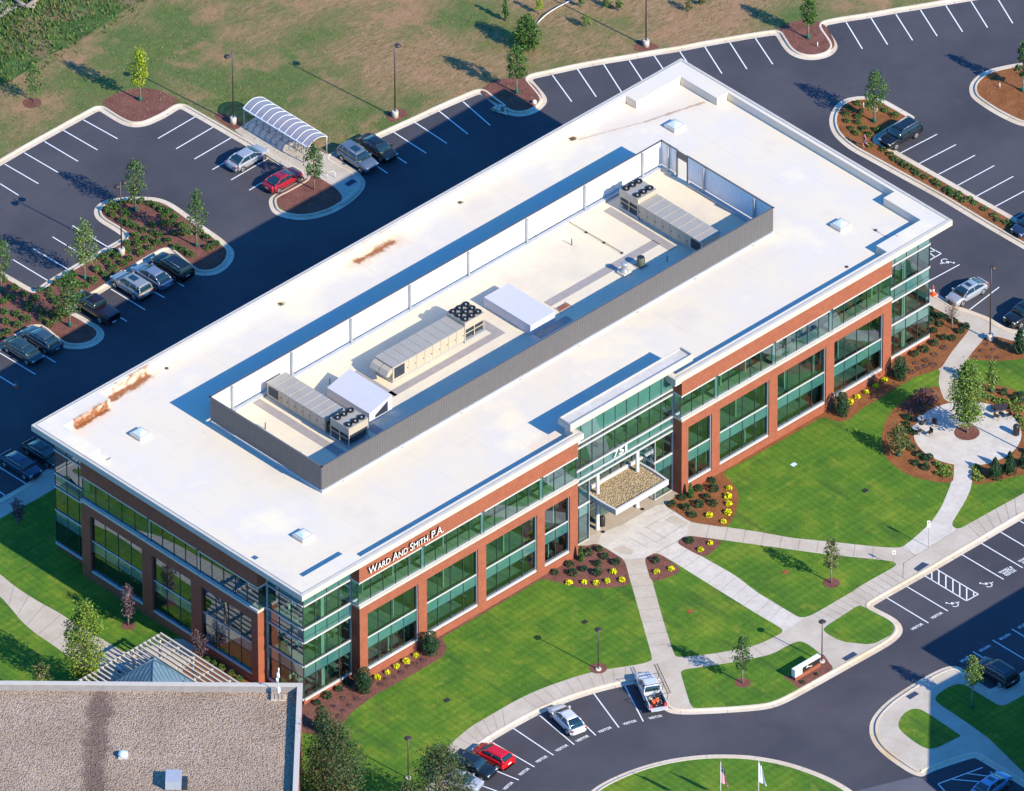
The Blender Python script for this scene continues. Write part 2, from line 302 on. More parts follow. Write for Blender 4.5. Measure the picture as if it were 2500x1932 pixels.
# ------------------------------------------------------------------ object helpers
def tag(o, label=None, cat=None, group=None, kind=None):
    if label: o['label'] = label
    if cat: o['category'] = cat
    if group: o['group'] = group
    if kind: o['kind'] = kind
    return o
def empty(name, loc=(0, 0, 0), rz=0, label=None, cat=None, group=None, parent=None):
    o = bpy.data.objects.new(name, None); COL.objects.link(o); o.location = loc; o.rotation_euler = (0, 0, rz)
    o.empty_display_size = .2
    if parent: o.parent = parent
    return tag(o, label, cat, group)
class MB:
    """collects boxes, tubes and polygons in a local frame and links them as one mesh object"""
    def __init__(s, O=(0, 0, 0), U=(1, 0, 0), V=(0, 1, 0)):
        s.v = []; s.f = []; s.mi = []; s.mats = []; s.O = Vector(O); s.U = Vector(U); s.V = Vector(V); s.sm = []
    def T(s, a, b, c): return s.O+s.U*a+s.V*b+Vector((0, 0, c))
    def mat(s, m):
        if m not in s.mats: s.mats.append(m)
        return s.mats.index(m)
    def face(s, pts, m, smooth=False):
        i = len(s.v); s.v += [tuple(p) for p in pts]; s.f.append(tuple(range(i, i+len(pts)))); s.mi.append(s.mat(m)); s.sm.append(smooth)
    def box(s, a0, a1, b0, b1, c0, c1, m):
        if a0 > a1: a0, a1 = a1, a0
        if b0 > b1: b0, b1 = b1, b0
        i = len(s.v)
        s.v += [tuple(s.T(a, b, c)) for c in (c0, c1) for a, b in ((a0, b0), (a1, b0), (a1, b1), (a0, b1))]
        q = [(0, 3, 2, 1), (4, 5, 6, 7), (0, 1, 5, 4), (1, 2, 6, 5), (2, 3, 7, 6), (3, 0, 4, 7)]
        if s.U.cross(s.V).z < 0: q = [t[::-1] for t in q]
        k = s.mat(m)
        for t in q: s.f.append(tuple(i+j for j in t)); s.mi.append(k); s.sm.append(False)
        return s
    def tube(s, p, q, r0, r1, m, n=8, caps=True):
        p, q = Vector(p), Vector(q); d = (q-p).normalized(); a = d.orthogonal().normalized(); b = d.cross(a)
        i = len(s.v)
        for c, r in ((p, r0), (q, r1)):
            for j in range(n):
                t = 2*math.pi*j/n; s.v.append(tuple(c+(a*math.cos(t)+b*math.sin(t))*r))
        k = s.mat(m)
        for j in range(n):
            s.f.append((i+j, i+(j+1) % n, i+n+(j+1) % n, i+n+j)); s.mi.append(k); s.sm.append(True)
        if caps:
            s.f.append(tuple(i+n-1-j for j in range(n))); s.mi.append(k); s.sm.append(False)
            s.f.append(tuple(i+n+j for j in range(n))); s.mi.append(k); s.sm.append(False)
        return s
    def lathe(s, c, prof, m, n=16):
        c = Vector(c); i = len(s.v); k = s.mat(m)
        for r, z in prof:
            for j in range(n):
                t = 2*math.pi*j/n; s.v.append((c.x+r*math.cos(t), c.y+r*math.sin(t), c.z+z))
        for a in range(len(prof)-1):
            for j in range(n):
                s.f.append((i+a*n+j, i+a*n+(j+1) % n, i+(a+1)*n+(j+1) % n, i+(a+1)*n+j)); s.mi.append(k); s.sm.append(True)
        s.f.append(tuple(i+n-1-j for j in range(n))); s.mi.append(k); s.sm.append(False)
        s.f.append(tuple(i+(len(prof)-1)*n+j for j in range(n))); s.mi.append(k); s.sm.append(False)
        return s
    def build(s, name, parent=None):
        me = bpy.data.meshes.new(name); me.from_pydata(s.v, [], s.f)
        for m in s.mats: me.materials.append(M[m])
        for p, i, sm in zip(me.polygons, s.mi, s.sm): p.material_index = i; p.use_smooth = sm
        me.validate(); me.update()
        o = bpy.data.objects.new(name, me); COL.objects.link(o)
        if parent: o.parent = parent
        return o
def copy_tree(o, parent=None):
    c = o.copy(); COL.objects.link(c); c.parent = parent
    for ch in o.children: copy_tree(ch, c)
    return c
def place(o, loc, rz=0, sc=None, label=None, group=None):
    o.location = loc; o.rotation_euler = (0, 0, rz)
    if sc: o.scale = (sc, sc, sc)
    if label: o['label'] = label
    if group: o['group'] = group
    return o
def soft(pts, closed, it=2, lim=.7):
    for _ in range(it):
        out = []; n = len(pts)
        if not closed: out.append(pts[0])
        for i in range(n if closed else n-1):
            a, b = pts[i], pts[(i+1) % n]; L = (b-a).length
            if L < 1e-4: continue
            t = min(.25, lim/L)
            out += [a.lerp(b, t), a.lerp(b, 1-t)]
        if not closed: out.append(pts[-1])
        pts = out; lim *= .5
    return pts
def offset(pts, d, closed):
    """offset to the left of travel"""
    n = len(pts); out = []
    for i in range(n):
        if closed: a, b, c = pts[i-1], pts[i], pts[(i+1) % n]
        else: a, b, c = pts[max(i-1, 0)], pts[i], pts[min(i+1, n-1)]
        d1 = (b-a); d2 = (c-b)
        d1 = d1.normalized() if d1.length > 1e-6 else d2.normalized()
        d2 = d2.normalized() if d2.length > 1e-6 else d1
        n1, n2 = Vector((-d1.y, d1.x, 0)), Vector((-d2.y, d2.x, 0)); m = (n1+n2)
        m = m.normalized() if m.length > 1e-3 else n1
        k = 1/max(.5, m.dot(n1)); out.append(b+m*d*k)
    return out
def area(pts): return .5*sum(pts[i-1].x*pts[i].y-pts[i].x*pts[i-1].y for i in range(len(pts)))
def sheet(name, pts, z, m, kind='structure', parent=None, thick=0):
    if area(pts) < 0: pts = pts[::-1]
    v = [(p.x, p.y, z) for p in pts]
    tris = tessellate_polygon([[Vector((p.x, p.y, 0)) for p in pts]])
    f = []
    for t in tris:
        a, b, c = [Vector(v[i]) for i in t]
        f.append(tuple(t) if (b-a).cross(c-a).z > 0 else tuple(t[::-1]))
    n = len(v)
    if thick:
        v += [(p.x, p.y, z-thick) for p in pts]
        f += [(i, i+n, (i+1) % n+n, (i+1) % n) for i in range(n)]
    me = bpy.data.meshes.new(name); me.from_pydata(v, [], f); me.materials.append(M[m]); me.update()
    o = bpy.data.objects.new(name, me); COL.objects.link(o)
    if parent: o.parent = parent
    if kind: o['kind'] = kind
    return o
def disc(name, c, r, z, m, n=40, kind='structure'):
    return sheet(name, [Vector((c.x+r*math.cos(2*math.pi*i/n), c.y+r*math.sin(2*math.pi*i/n), 0)) for i in range(n)], z, m, kind)
def kerb(pts, closed, side, name='kerb'):
    """gutter pan and kerb upstand; pts is the asphalt edge, side=+1 land on the left"""
    prof = [(0, .003), (.52, .012), (.55, .15), (.60, .17), (.76, .17), (.78, .10)]
    rows = [offset(pts, side*d, closed) for d, _ in prof]
    v = []; f = []
    for row, (_, z) in zip(rows, prof): v += [(p.x, p.y, z) for p in row]
    n = len(pts); last = n if closed else n-1
    for a in range(len(prof)-1):
        for i in range(last):
            j = (i+1) % n; q = (a*n+i, a*n+j, (a+1)*n+j, (a+1)*n+i)
            f.append(q if side > 0 else q[::-1])
    me = bpy.data.meshes.new(name); me.from_pydata(v, [], f); me.materials.append(M['kerb']); me.update()
    o = bpy.data.objects.new(name, me); COL.objects.link(o); o['kind'] = 'structure'
    # saw-cut joints every three metres
    return o
JT = MB()
def joint(p, q, z, w=.035, m='mull'):
    d = (q-p).normalized(); nn = Vector((-d.y, d.x, 0))*w*.5
    JT.face([Vector((a.x, a.y, z)) for a in (p-nn, q-nn, q+nn, p+nn)], m)
def kerb_joints(pts, side, step=3.05, closed=False):
    a, b = offset(pts, side*.0, closed), offset(pts, side*.52, closed); c2 = offset(pts, side*.76, closed); L = 0
    for i in range(len(pts)-1):
        L += (pts[i+1]-pts[i]).length
        if L > step*1.5:
            L = 0; joint(a[i+1], b[i+1], .016, .03, 'joint'); joint(offset(pts, side*.6, closed)[i+1], c2[i+1], .174, .03, 'joint')
M['joint'] = plain('dark_joint', (.20, .17, .15), .9, var=0)  # even dark tone for pavement joints and cabinet panel seams
# ------------------------------------------------------------------ GROUND
S = .13
sheet('ground', [Vector((x, y, 0)) for x, y in ((-5000, -5000), (5000, -5000), (5000, 5000), (-5000, 5000))], -.06, 'field')
sheet('parking_lot', [Vector((x, y, 0)) for x, y in ((-160, -140), (240, -140), (240, 260), (-160, 260))], 0, 'asphalt')
K1 = PL((1, [(-900, 1885), (0, 1365), (240, 1225), (530, 1065), (790, 922), (815, 912), (845, 930), (960, 1003), (1040, 1038), (1110, 1048), (1200, 1038), (1300, 995), (1380, 955), (1455, 905), (1482, 895), (1510, 908), (1600, 960), (1750, 1045), (1895, 1130), (2010, 1195)]),
        (2, [(60, 1240), (180, 1300), (300, 1372), (440, 1440), (480, 1462), (400, 1510), (290, 1570), (215, 1605), (188, 1640), (192, 1690), (215, 1740), (260, 1770), (340, 1795), (440, 1808), (560, 1798), (700, 1758), (800, 1705), (890, 1640), (950, 1580), (980, 1530), (982, 1490), (960, 1450), (905, 1405), (820, 1358), (740, 1312), (722, 1300), (760, 1285), (900, 1228), (1110, 1133), (1400, 1003), (1590, 912), (1780, 830), (1905, 778), (1930, 776), (1955, 795), (2010, 840), (2100, 905)]),
        (3, [(0, 855), (80, 920), (170, 955), (260, 958), (350, 935), (420, 890), (458, 840), (452, 800), (420, 755), (345, 670), (335, 655), (360, 645), (500, 615), (700, 570), (920, 528), (1130, 495), (1330, 458), (1550, 425), (1745, 385), (1950, 350), (2184, 310)]),
        (4, [(120, 293), (148, 292), (165, 320), (220, 410), (280, 460), (360, 488), (450, 497), (540, 483), (610, 455), (652, 410), (655, 370), (630, 320), (570, 240), (562, 212), (600, 203), (720, 180), (930, 150), (1130, 112), (1335, 80), (1540, 45), (1750, 10), (1830, -3), (2184, -62), (3200, -240)]))
K1s = soft(K1, False, 2, .8)
kerb(K1s, False, 1); kerb_joints(K1s, 1)
sheet('field', offset(K1s, .72, False)+[Vector((400, 130, 0)), Vector((400, 900, 0)), Vector((-500, 900, 0)), Vector((-500, 60, 0))], S, 'field')
# back field sheets
sheet('meadow', soft(PL((1, [(1130, 30), (950, 140), (820, 230), (640, 350), (480, 430), (330, 500), (180, 620), (0, 720), (-900, 1150), (-900, -1500), (2000, -900), (1500, -200)])), True, 1, 3), S+.008, 'meadow')
sheet('sand_track', soft(PL((1, [(0, 0), (60, 30), (180, 55), (130, 80), (60, 120), (0, 165), (-200, 240), (-300, -300), (0, -300)])), True, 2), S+.016, 'conc_tan')
# shelter pavement + mulch beds of the back kerb line
sheet('shelter_pavement', PL((2, [(-91, 1078), (60, 985), (110, 955), (620, 1250), (722, 1296), (820, 1350), (905, 1400), (950, 1450), (968, 1500), (930, 1575), (860, 1640), (800, 1690), (560, 1600), (470, 1455), (300, 1365), (180, 1290)])), S+.01, 'concrete')
beds = [(1, [(818, 852), (900, 800), (1000, 757), (1100, 735), (1200, 732), (1300, 750), (1400, 790), (1480, 838), (1420, 880), (1300, 960), (1200, 1000), (1110, 1010), (1040, 1000), (950, 940)]),
        (4, [(165, 240), (230, 205), (320, 180), (400, 165), (480, 182), (555, 215), (600, 290), (630, 350), (630, 400), (540, 455), (450, 465), (360, 455), (280, 425), (220, 340)]),
        (2, [(1140, 965), (1195, 905), (1290, 900), (1350, 950), (1260, 995), (1190, 1022)]), (1, [(1740, 958), (1830, 930), (1960, 1000), (1985, 1050), (1920, 1080), (1850, 1040)]),
        (3, [(1165, 400), (1185, 350), (1245, 330), (1340, 370), (1395, 400), (1290, 425), (1190, 435)])]
for r, l in beds: sheet('mulch_bed', soft(PL((r, l)), True, 2), S+.014, 'mulch')
sheet('mulch_bed', soft(PL((2, [(1925, 745), (2000, 690), (2060, 660), (2184, 650)]), (3, [(100, 650), (240, 632), (330, 690), (400, 770), (420, 830), (350, 905), (260, 925), (170, 920), (60, 860), (-60, 800)])), True, 2), S+.014, 'mulch')
sheet('mulch_bed', soft(PL((2, [(560, 1445), (640, 1490), (720, 1540), (775, 1590), (795, 1640), (760, 1690), (660, 1745), (560, 1765), (440, 1768), (340, 1750), (270, 1710), (240, 1660), (245, 1620), (290, 1590), (400, 1530), (500, 1470)])), True, 2), S+.02, 'mulch')
disc('mulch_ring', P(1, 262, 845, S), .95, S+.014, 'mulch')
# closed islands
def island(pts, m, smooth=True, lim=.8, name='island'):
    if area(pts) < 0: pts = pts[::-1]
    p = soft(pts, True, 2, lim) if smooth else pts
    kerb(p, True, 1); kerb_joints(p, 1, closed=True)
    return sheet(name, offset(p, .74, True), S+.01, m)
IA = PL((5, [(770, 240), (775, 200), (810, 160), (870, 130), (950, 115), (1050, 105), (1170, 102), (1290, 110), (1380, 140), (1450, 180), (1560, 260), (1680, 350), (1800, 430), (1870, 490), (1912, 530), (1925, 580), (1905, 640), (1850, 700), (1780, 740), (1700, 752), (1600, 746), (1520, 690), (1400, 580), (1370, 562), (1330, 580), (1200, 650), (905, 850), (740, 950), (610, 1025), (590, 1040), (620, 1055), (680, 1085), (750, 1130), (810, 1160), (850, 1200), (858, 1240), (840, 1280), (780, 1325), (700, 1350), (600, 1355), (515, 1342), (430, 1290), (330, 1200), (290, 1195), (250, 1215), (0, 1365), (-300, 1560), (-600, 1400), (-450, 900), (-100, 650), (50, 735), (270, 862), (292, 862), (390, 790), (550, 695), (650, 640), (880, 510), (980, 455), (1005, 437), (985, 415), (900, 360), (830, 320), (785, 280)]))
island(IA, 'mulch')
IB = PL((4, [(585, 980), (600, 920), (650, 850), (720, 810), (800, 793), (880, 790), (960, 798), (1040, 818), (1150, 880), (1265, 945), (1295, 967), (1250, 1000), (1100, 1085), (1010, 1140), (1000, 1160), (1030, 1172), (1172, 1257), (1325, 1343), (1482, 1432), (1640, 1522), (1795, 1610)]), (8, [(1950, 182), (2115, 275), (2184, 318), (2500, 505), (2500, 720), (2184, 535), (1900, 370), (1600, 190)]), (4, [(1500, 1640), (1300, 1530), (1100, 1420), (900, 1310), (770, 1240), (690, 1180), (620, 1110), (590, 1040)]))
island(IB, 'straw')
IC = PL((4, [(2184, 515), (2120, 522), (2000, 545), (1900, 570), (1830, 600), (1760, 660), (1735, 710), (1735, 760), (1760, 810), (1840, 870), (1950, 940), (2100, 1015), (2184, 1040), (2500, 1100), (2800, 1000), (2800, 515)]))
island(IC, 'straw')
ID = PL((17, [(800, 1690), (900, 1615), (1100, 1522), (1300, 1455), (1500, 1410), (1700, 1385), (1870, 1378), (2050, 1382), (2184, 1395)]), (18, [(200, 1430), (400, 1490), (600, 1570), (790, 1680), (900, 1800), (900, 2100)]), (17, [(2000, 2300), (1200, 2300), (500, 2100), (600, 1850)]))
island(ID, 'lawn')
IE = PL((18, [(915, 1170), (920, 1120), (950, 1060), (1010, 990), (1090, 920), (1200, 845), (1320, 770), (1450, 700), (1530, 665), (1580, 652), (1650, 655), (1700, 690), (1760, 745), (1890, 838), (1920, 842), (2060, 765), (2400, 570), (3100, 180), (3600, 900), (3000, 2200), (2700, 1980), (2184, 1650), (1800, 1415), (1770, 1405), (1480, 1500), (1380, 1545), (1345, 1565), (1260, 1540), (1150, 1470), (1040, 1390), (960, 1310), (920, 1230)]))
island(IE, 'concrete')
sheet('lawn', soft(PL((18, [(1155, 1120), (1190, 1060), (1250, 1018), (1310, 1010), (1380, 1040), (1520, 1135), (1665, 1232), (1660, 1240), (1560, 1290), (1480, 1330), (1400, 1345), (1330, 1315), (1250, 1260), (1180, 1200), (1152, 1160)])), True, 2, .5), S+.018, 'lawn')
sheet('lawn', soft(PL((18, [(1450, 930), (1480, 890), (1570, 830), (1640, 808), (1700, 815), (1850, 910), (2000, 1000), (2184, 900), (2500, 730), (3200, 1500), (2600, 1900), (2184, 1540), (1900, 1260), (1750, 1150), (1480, 970)])), True, 2, .4), S+.018, 'lawn')
sheet('driveway', PL((18, [(800, 1680), (1290, 1560), (1345, 1575), (1500, 1700), (1400, 1950), (600, 1950)])), .005, 'drive')
# main front landscape
K2 = PL((16, [(1450, 2500), (1500, 2100), (1560, 1850), (1640, 1690), (1720, 1560), (1800, 1460), (1900, 1360), (2016, 1270)]), (17, [(180, 1165), (390, 1050), (620, 950), (840, 878), (1050, 825), (1200, 795), (1290, 790), (1330, 830), (1365, 930), (1400, 1000), (1440, 1030), (1500, 1048), (1620, 1053), (1800, 1045), (1900, 1040), (2184, 1020)]), (18, [(120, 1000), (240, 955), (450, 840), (700, 700), (950, 560), (1070, 492), (1130, 450), (1180, 400), (1192, 350), (1170, 300), (1110, 250), (960, 175), (945, 165), (965, 150), (1060, 95), (1225, 2)]), (14, [(1375, 1537), (1680, 1358), (1840, 1265), (1990, 1175), (2184, 1060), (2400, 935), (3300, 420)]))
K2s = soft(K2, False, 2, .7)
K3 = PL((8, [(900, 548), (1100, 670), (1400, 853), (1480, 902), (1640, 1000), (1739, 1032), (1910, 1097), (2053, 1185), (2184, 1205), (2500, 1130), (3000, 950)]))
K3s = soft(K3, False, 2, .5)
K4 = PL((11, [(620, 520), (460, 615), (350, 680), (210, 780), (0, 900), (-300, 1070), (-900, 1420)]))
K4s = soft(K4, False, 2, .5)
kerb(K2s, False, 1); kerb(K3s, False, -1); kerb(K4s, False, 1)
kerb_joints(K2s, 1); kerb_joints(K3s, -1); kerb_joints(K4s, 1)
front = offset(K2s, .72, False)+[Vector((190, 60, 0))]+offset(K3s, -.72, False)[::-1]+[Vector((89.5, 39.5, 0)), Vector((6, 39.5, 0))]+offset(K4s, .72, False)+[Vector((-120, -10, 0)), Vector((-120, -120, 0)), Vector((-40, -120, 0))]
sheet('sidewalk', front, S-.01, 'concrete')
LZ, MZ, PZ = S, S+.012, S+.02
def lawn(*s, it=1, lim=.5): return sheet('lawn', soft(PL(*s), True, it, lim), LZ, 'lawn')
lawn((16, [(300, 2000), (1380, 2300), (1440, 1750), (1560, 1480), (1600, 1390), (1680, 1300), (1830, 1170), (1980, 1080)]), (17, [(0, 1060), (170, 960), (330, 880), (480, 820), (700, 745), (850, 705), (1000, 680), (1200, 650), (1310, 622), (1318, 590), (1150, 0)]), (13, [(1110, 1480), (1090, 1410), (900, 1290)]), ('w', [(37, 3), (2, 3), (2, 2)]), it=2)
lawn((13, [(1270, 1400), (1330, 1620)]), (17, [(1410, 290), (1500, 570), (1530, 590), (1640, 583), (1900, 548), (2184, 488)]), (18, [(130, 425), (195, 392), (205, 370), (190, 350), (0, 238)]), (17, [(1800, 0)]), (13, [(1480, 1420), (1360, 1352)]), it=2)
lawn((13, [(1520, 1262), (1640, 1215), (1915, 1250), (2184, 1287)]), (14, [(520, 1360), (1100, 1420), (1138, 1440), (1130, 1462), (900, 1590), (750, 1680)]), (18, [(860, 3), (700, 95), (460, 235), (390, 262), (340, 262), (290, 235), (0, 60)]), (13, [(2000, 1537), (1750, 1395)]), it=2)
lawn((13, [(1625, 1098), (1940, 1143), (2184, 1178)]), (14, [(280, 1230), (640, 1265), (1000, 1305), (1160, 1312), (1200, 1295), (1260, 1250), (1340, 1180), (1420, 1105), (1480, 1020), (1520, 950), (1580, 800), (1600, 700), (1300, 300)]), ('a', [(745, 1690), (700, 1570), (667, 1450), (672, 1350), (700, 1200), (400, 1000)]), ('w', [(80, 3), (52, 3)]), it=2)
lawn((14, [(1757, 760), (1750, 820), (1720, 890), (1690, 950), (1640, 1030), (1583, 1122), (1640, 1165), (1900, 1020), (2184, 863), (3000, 400), (3000, 200), (2184, 650)]), it=2)
lawn((18, [(545, 345), (830, 160), (870, 175), (1000, 240), (1110, 300), (1122, 350), (1100, 400), (1060, 425), (935, 488), (680, 460), (540, 378)]))
lawn((17, [(1552, 720), (1560, 700), (1600, 686), (1900, 645), (2184, 592)]), (18, [(130, 560), (250, 490), (320, 460), (380, 462), (480, 530), (640, 690), (450, 800), (240, 910), (120, 955), (0, 975)]), (17, [(1900, 1000), (1700, 1010), (1640, 1003), (1600, 880)]), it=2)
lawn(('a', [(1175, 1015), (1110, 1110), (1060, 1250), (980, 1550), (1300, 1800), (2600, 2300), (2600, 850), (1700, 900)]))
lawn((11, [(-500, 1355), (0, 1070), (110, 1010), (300, 915), (480, 805)]), ('w', [(2, 36), (2, 14)]), (15, [(1440, 430), (1400, 460), (1150, 520), (1035, 560), (820, 430), (600, 300), (480, 220), (330, 140), (200, 60)]), (11, [(100, 1610), (0, 1525), (-500, 1230)]))
lawn((15, [(-600, -300), (0, 85), (100, 200), (190, 310), (300, 400), (450, 500), (600, 610), (760, 720), (900, 850), (900, 1300), (-900, 1300)]), it=2)
def mulch(*s, m='mulch', it=2, lim=.5, dz=0): return sheet('mulch_bed', soft(PL(*s), True, it, lim), MZ+dz, m)
mulch((13, [(860, 1270), (1000, 1355), (1090, 1410), (1112, 1480), (1142, 1612), (1050, 1632), (900, 1645), (740, 1640), (600, 1610), (480, 1575), (400, 1568), (320, 1622)]), (17, [(0, 190)]), (16, [(1600, 434), (1637, 472), (1652, 520), (1620, 580), (1560, 620), (1300, 770), (1050, 905), (950, 980), (860, 1050), (800, 1130), (745, 1210), (680, 1240), (560, 1225), (380, 1200), (380, 900)]), ('w', [(1.8, 3), (37.2, 3)]), (13, [(722, 1300), (780, 1300)]))
mulch((13, [(1355, 1348), (1290, 1378), (1257, 1400), (1275, 1470), (1312, 1595), (1440, 1560), (1572, 1500), (1470, 1420)]))
mulch((13, [(1600, 1210), (1512, 1265), (1600, 1320), (1750, 1397), (1830, 1330), (1907, 1250), (1700, 1222)]))
mulch((13, [(1560, 862), (1410, 960), (1500, 1012), (1620, 1090), (1660, 1106), (1940, 1147), (1990, 1050), (2030, 930), (2020, 830), (1960, 760), (1885, 700), (2184, 542)]), (14, [(540, 232), (600, 262), (680, 282), (760, 257), (850, 170), (1000, 90), (1100, 20)]), ('a', [(130, 1405), (230, 1333), (480, 1262), (690, 1192), (770, 1090), (870, 930), (1000, 760), (1190, 530), (1205, 470), (1150, 405), (480, 50), (440, 20)]), ('w', [(86, 3), (52.2, 3)]), m='straw')
mulch(('b', [(705, 110), (640, 40), (480, 70), (330, 100), (250, 160), (100, 270), (-20, 350)]), (14, [(1100, 190), (1050, 270), (1015, 380), (1020, 480), (1040, 560), (1120, 640), (1250, 725), (1440, 770), (1602, 787), (1608, 700), (1612, 600), (1700, 400), (1600, 100)]), m='straw')
mulch(('a', [(1100, 1500), (1300, 1452), (1480, 1442), (1680, 1472), (1850, 1512), (2000, 1562), (2183, 1650), (2600, 1850)]), (14, [(2600, 600), (2184, 710), (1900, 780), (1757, 797), (1757, 640), (1700, 400)]), m='straw')
mulch(('a', [(1490, 622), (1420, 720), (1300, 850), (1210, 950), (1172, 1012), (1500, 1042), (1800, 1052), (2183, 1010), (2600, 960), (2600, 800), (2183, 740), (1980, 692), (1650, 602)]), m='straw')
mulch((15, [(1545, 520), (1610, 620), (1480, 690), (1600, 850), (2200, 950), (2400, 800)]), ('w', [(1.5, 8), (1.5, 11.8)]), m='straw')
mulch((18, [(195, 745), (280, 795), (330, 853), (450, 785), (622, 686), (535, 560), (505, 575), (490, 640), (300, 740)]), lim=.3)
for c, r in [(P(17, 876, 672, S), .86), (P(17, 2060, 790, S), .80), (P(14, 603, 1592, S), .84), (P(15, 1053, 322, S), .72), (P(18, 1755, 985, S), .75)]: disc('mulch_ring', c, r, MZ, 'mulch')
# plaza with curving walk
PC = P('b', 1180, 865, S); disc('plaza', PC, 5.38, PZ, 'conc_white', 64)
disc('mulch_ring', P('b', 1168, 852, S), 1.28, PZ+.01, 'mulch')
sheet('path', soft(PL(('b', [(940, 1400), (1280, 1410)]), (14, [(1757, 680), (1757, 760), (1750, 820), (1720, 890), (1690, 950), (1640, 1030), (1583, 1122), (1640, 1165), (1290, 1378), (1180, 1303), (1200, 1296), (1260, 1250), (1340, 1180), (1420, 1105), (1480, 1020), (1520, 950), (1580, 800), (1602, 690)])), True, 1, .4), LZ+.004, 'conc_white')
sheet('path', soft(PL(('a', [(1205, 470), (1190, 530), (1000, 760), (870, 930), (770, 1090), (700, 1200), (672, 1350), (667, 1450), (700, 1570), (770, 1760), (1000, 1800), (1060, 1700), (1000, 1500), (1060, 1250), (1110, 1110), (1175, 1015), (1300, 850), (1420, 720), (1490, 615), (1300, 500)])), True, 1, .4), MZ+.004, 'concrete')
sheet('entrance_paving', PL(('w', [(37.8, 3.6)]), (13, [(722, 1258), (790, 1220), (1050, 1130), (1340, 965), (1400, 955), (1548, 868)]), ('w', [(51.7, 3.6)])), LZ+.006, 'conc_tan')
sheet('entrance_walk', PL((13, [(1030, 1135), (1340, 968), (1400, 958), (1500, 1012), (1625, 1098), (1600, 1210), (1510, 1265), (1355, 1345), (1258, 1398), (1150, 1412), (1090, 1408), (870, 1275), (900, 1200)])), LZ-.004, 'conc_white')
for q in [[(1420, 1085), (1500, 1120), (1570, 1150), (1610, 1110), (1500, 1045), (1470, 1050)], [(990, 1320), (1060, 1360), (1150, 1370), (1165, 1330), (1070, 1290)]]:
    sheet('paving_patch', PL((13, q)), LZ+.002, 'concrete')
# white walk to the forecourt
sheet('path', PL((13, [(1370, 1348), (1512, 1265), (1750, 1395), (2184, 1642)]), (18, [(0, 60), (290, 235), (380, 262), (205, 385), (195, 350), (0, 238)]), (17, [(1800, 0)])), LZ-.005, 'conc_white')
def slabs(A, B, n, z=S-.004):
    def at(pl, f):
        Ls = [(pl[i+1]-pl[i]).length for i in range(len(pl)-1)]; t = f*sum(Ls)
        for i, l in enumerate(Ls):
            if t <= l or i == len(Ls)-1: return pl[i].lerp(pl[i+1], min(1, t/l))
            t -= l
    for i in range(1, n): joint(at(A, i/n), at(B, i/n), z, .035, 'joint')
slabs(PL((17, [(170, 960), (480, 820), (850, 705), (1200, 650)])), PL((17, [(330, 1060), (620, 935), (940, 815), (1180, 770)])), 11)
slabs(PL((16, [(1680, 1300), (1830, 1170), (2184, 975)])), PL((16, [(1850, 1370), (2000, 1230), (2184, 1140)])), 7)
slabs(PL((13, [(1100, 1440)]), (17, [(1150, 0), (1318, 590)])), PL((13, [(1262, 1420)]), (17, [(1330, 20), (1510, 580)])), 8)
slabs(PL((17, [(1640, 585), (2184, 490)]), (18, [(200, 388)])), PL((17, [(1700, 673), (2184, 592)]), (18, [(330, 462)])), 8)
slabs(PL((18, [(390, 262), (860, 3)]), (14, [(1140, 1458)])), PL((18, [(560, 350), (870, 150)]), (14, [(1300, 1560)])), 14)
slabs(PL((14, [(1645, 1165), (2184, 865)])), PL((14, [(1760, 1255), (2184, 1015)])), 7)
slabs(PL((13, [(1640, 1105), (2184, 1180)]), (14, [(1100, 1310)])), PL((13, [(1610, 1210), (2184, 1287)]), (14, [(1090, 1415)])), 11)
slabs(PL((13, [(1520, 1265), (2184, 1642)]), (18, [(290, 235)])), PL((13, [(1380, 1350)]), (17, [(1800, 0)]), (18, [(195, 350)])), 10)
slabs(PL((11, [(0, 1530)]), (15, [(200, 60), (600, 300), (1030, 555)])), PL((15, [(0, 85), (190, 310), (450, 500), (700, 690)])), 8)
for (a, b) in [((1340, 965), (1050, 1130)), ((1200, 1180), (1360, 1270)), ((1260, 1140), (1430, 1235)), ((1130, 1230), (1280, 1310)), ((1500, 1010), (1260, 1150)), ((1610, 1100), (1380, 1250)), ((1258, 1400), (1090, 1412)), ((1600, 1210), (1510, 1265)), ((1510, 1265), (1360, 1345)), ((1290, 1060), (1420, 1000))]:
    joint(P(13, *a), P(13, *b), LZ+.008, .035, 'joint')
for q in [((1200, 1290), (1290, 1380)), ((1290, 1378), (1640, 1165)), ((1290, 1378), (1197, 1435)), ((1197, 1435), (1190, 1565))]:
    joint(P(14, *q[0]), P(14, *q[1]), LZ+.010, .035, 'joint')
JT.build('pavement_joints')['kind'] = 'structure'
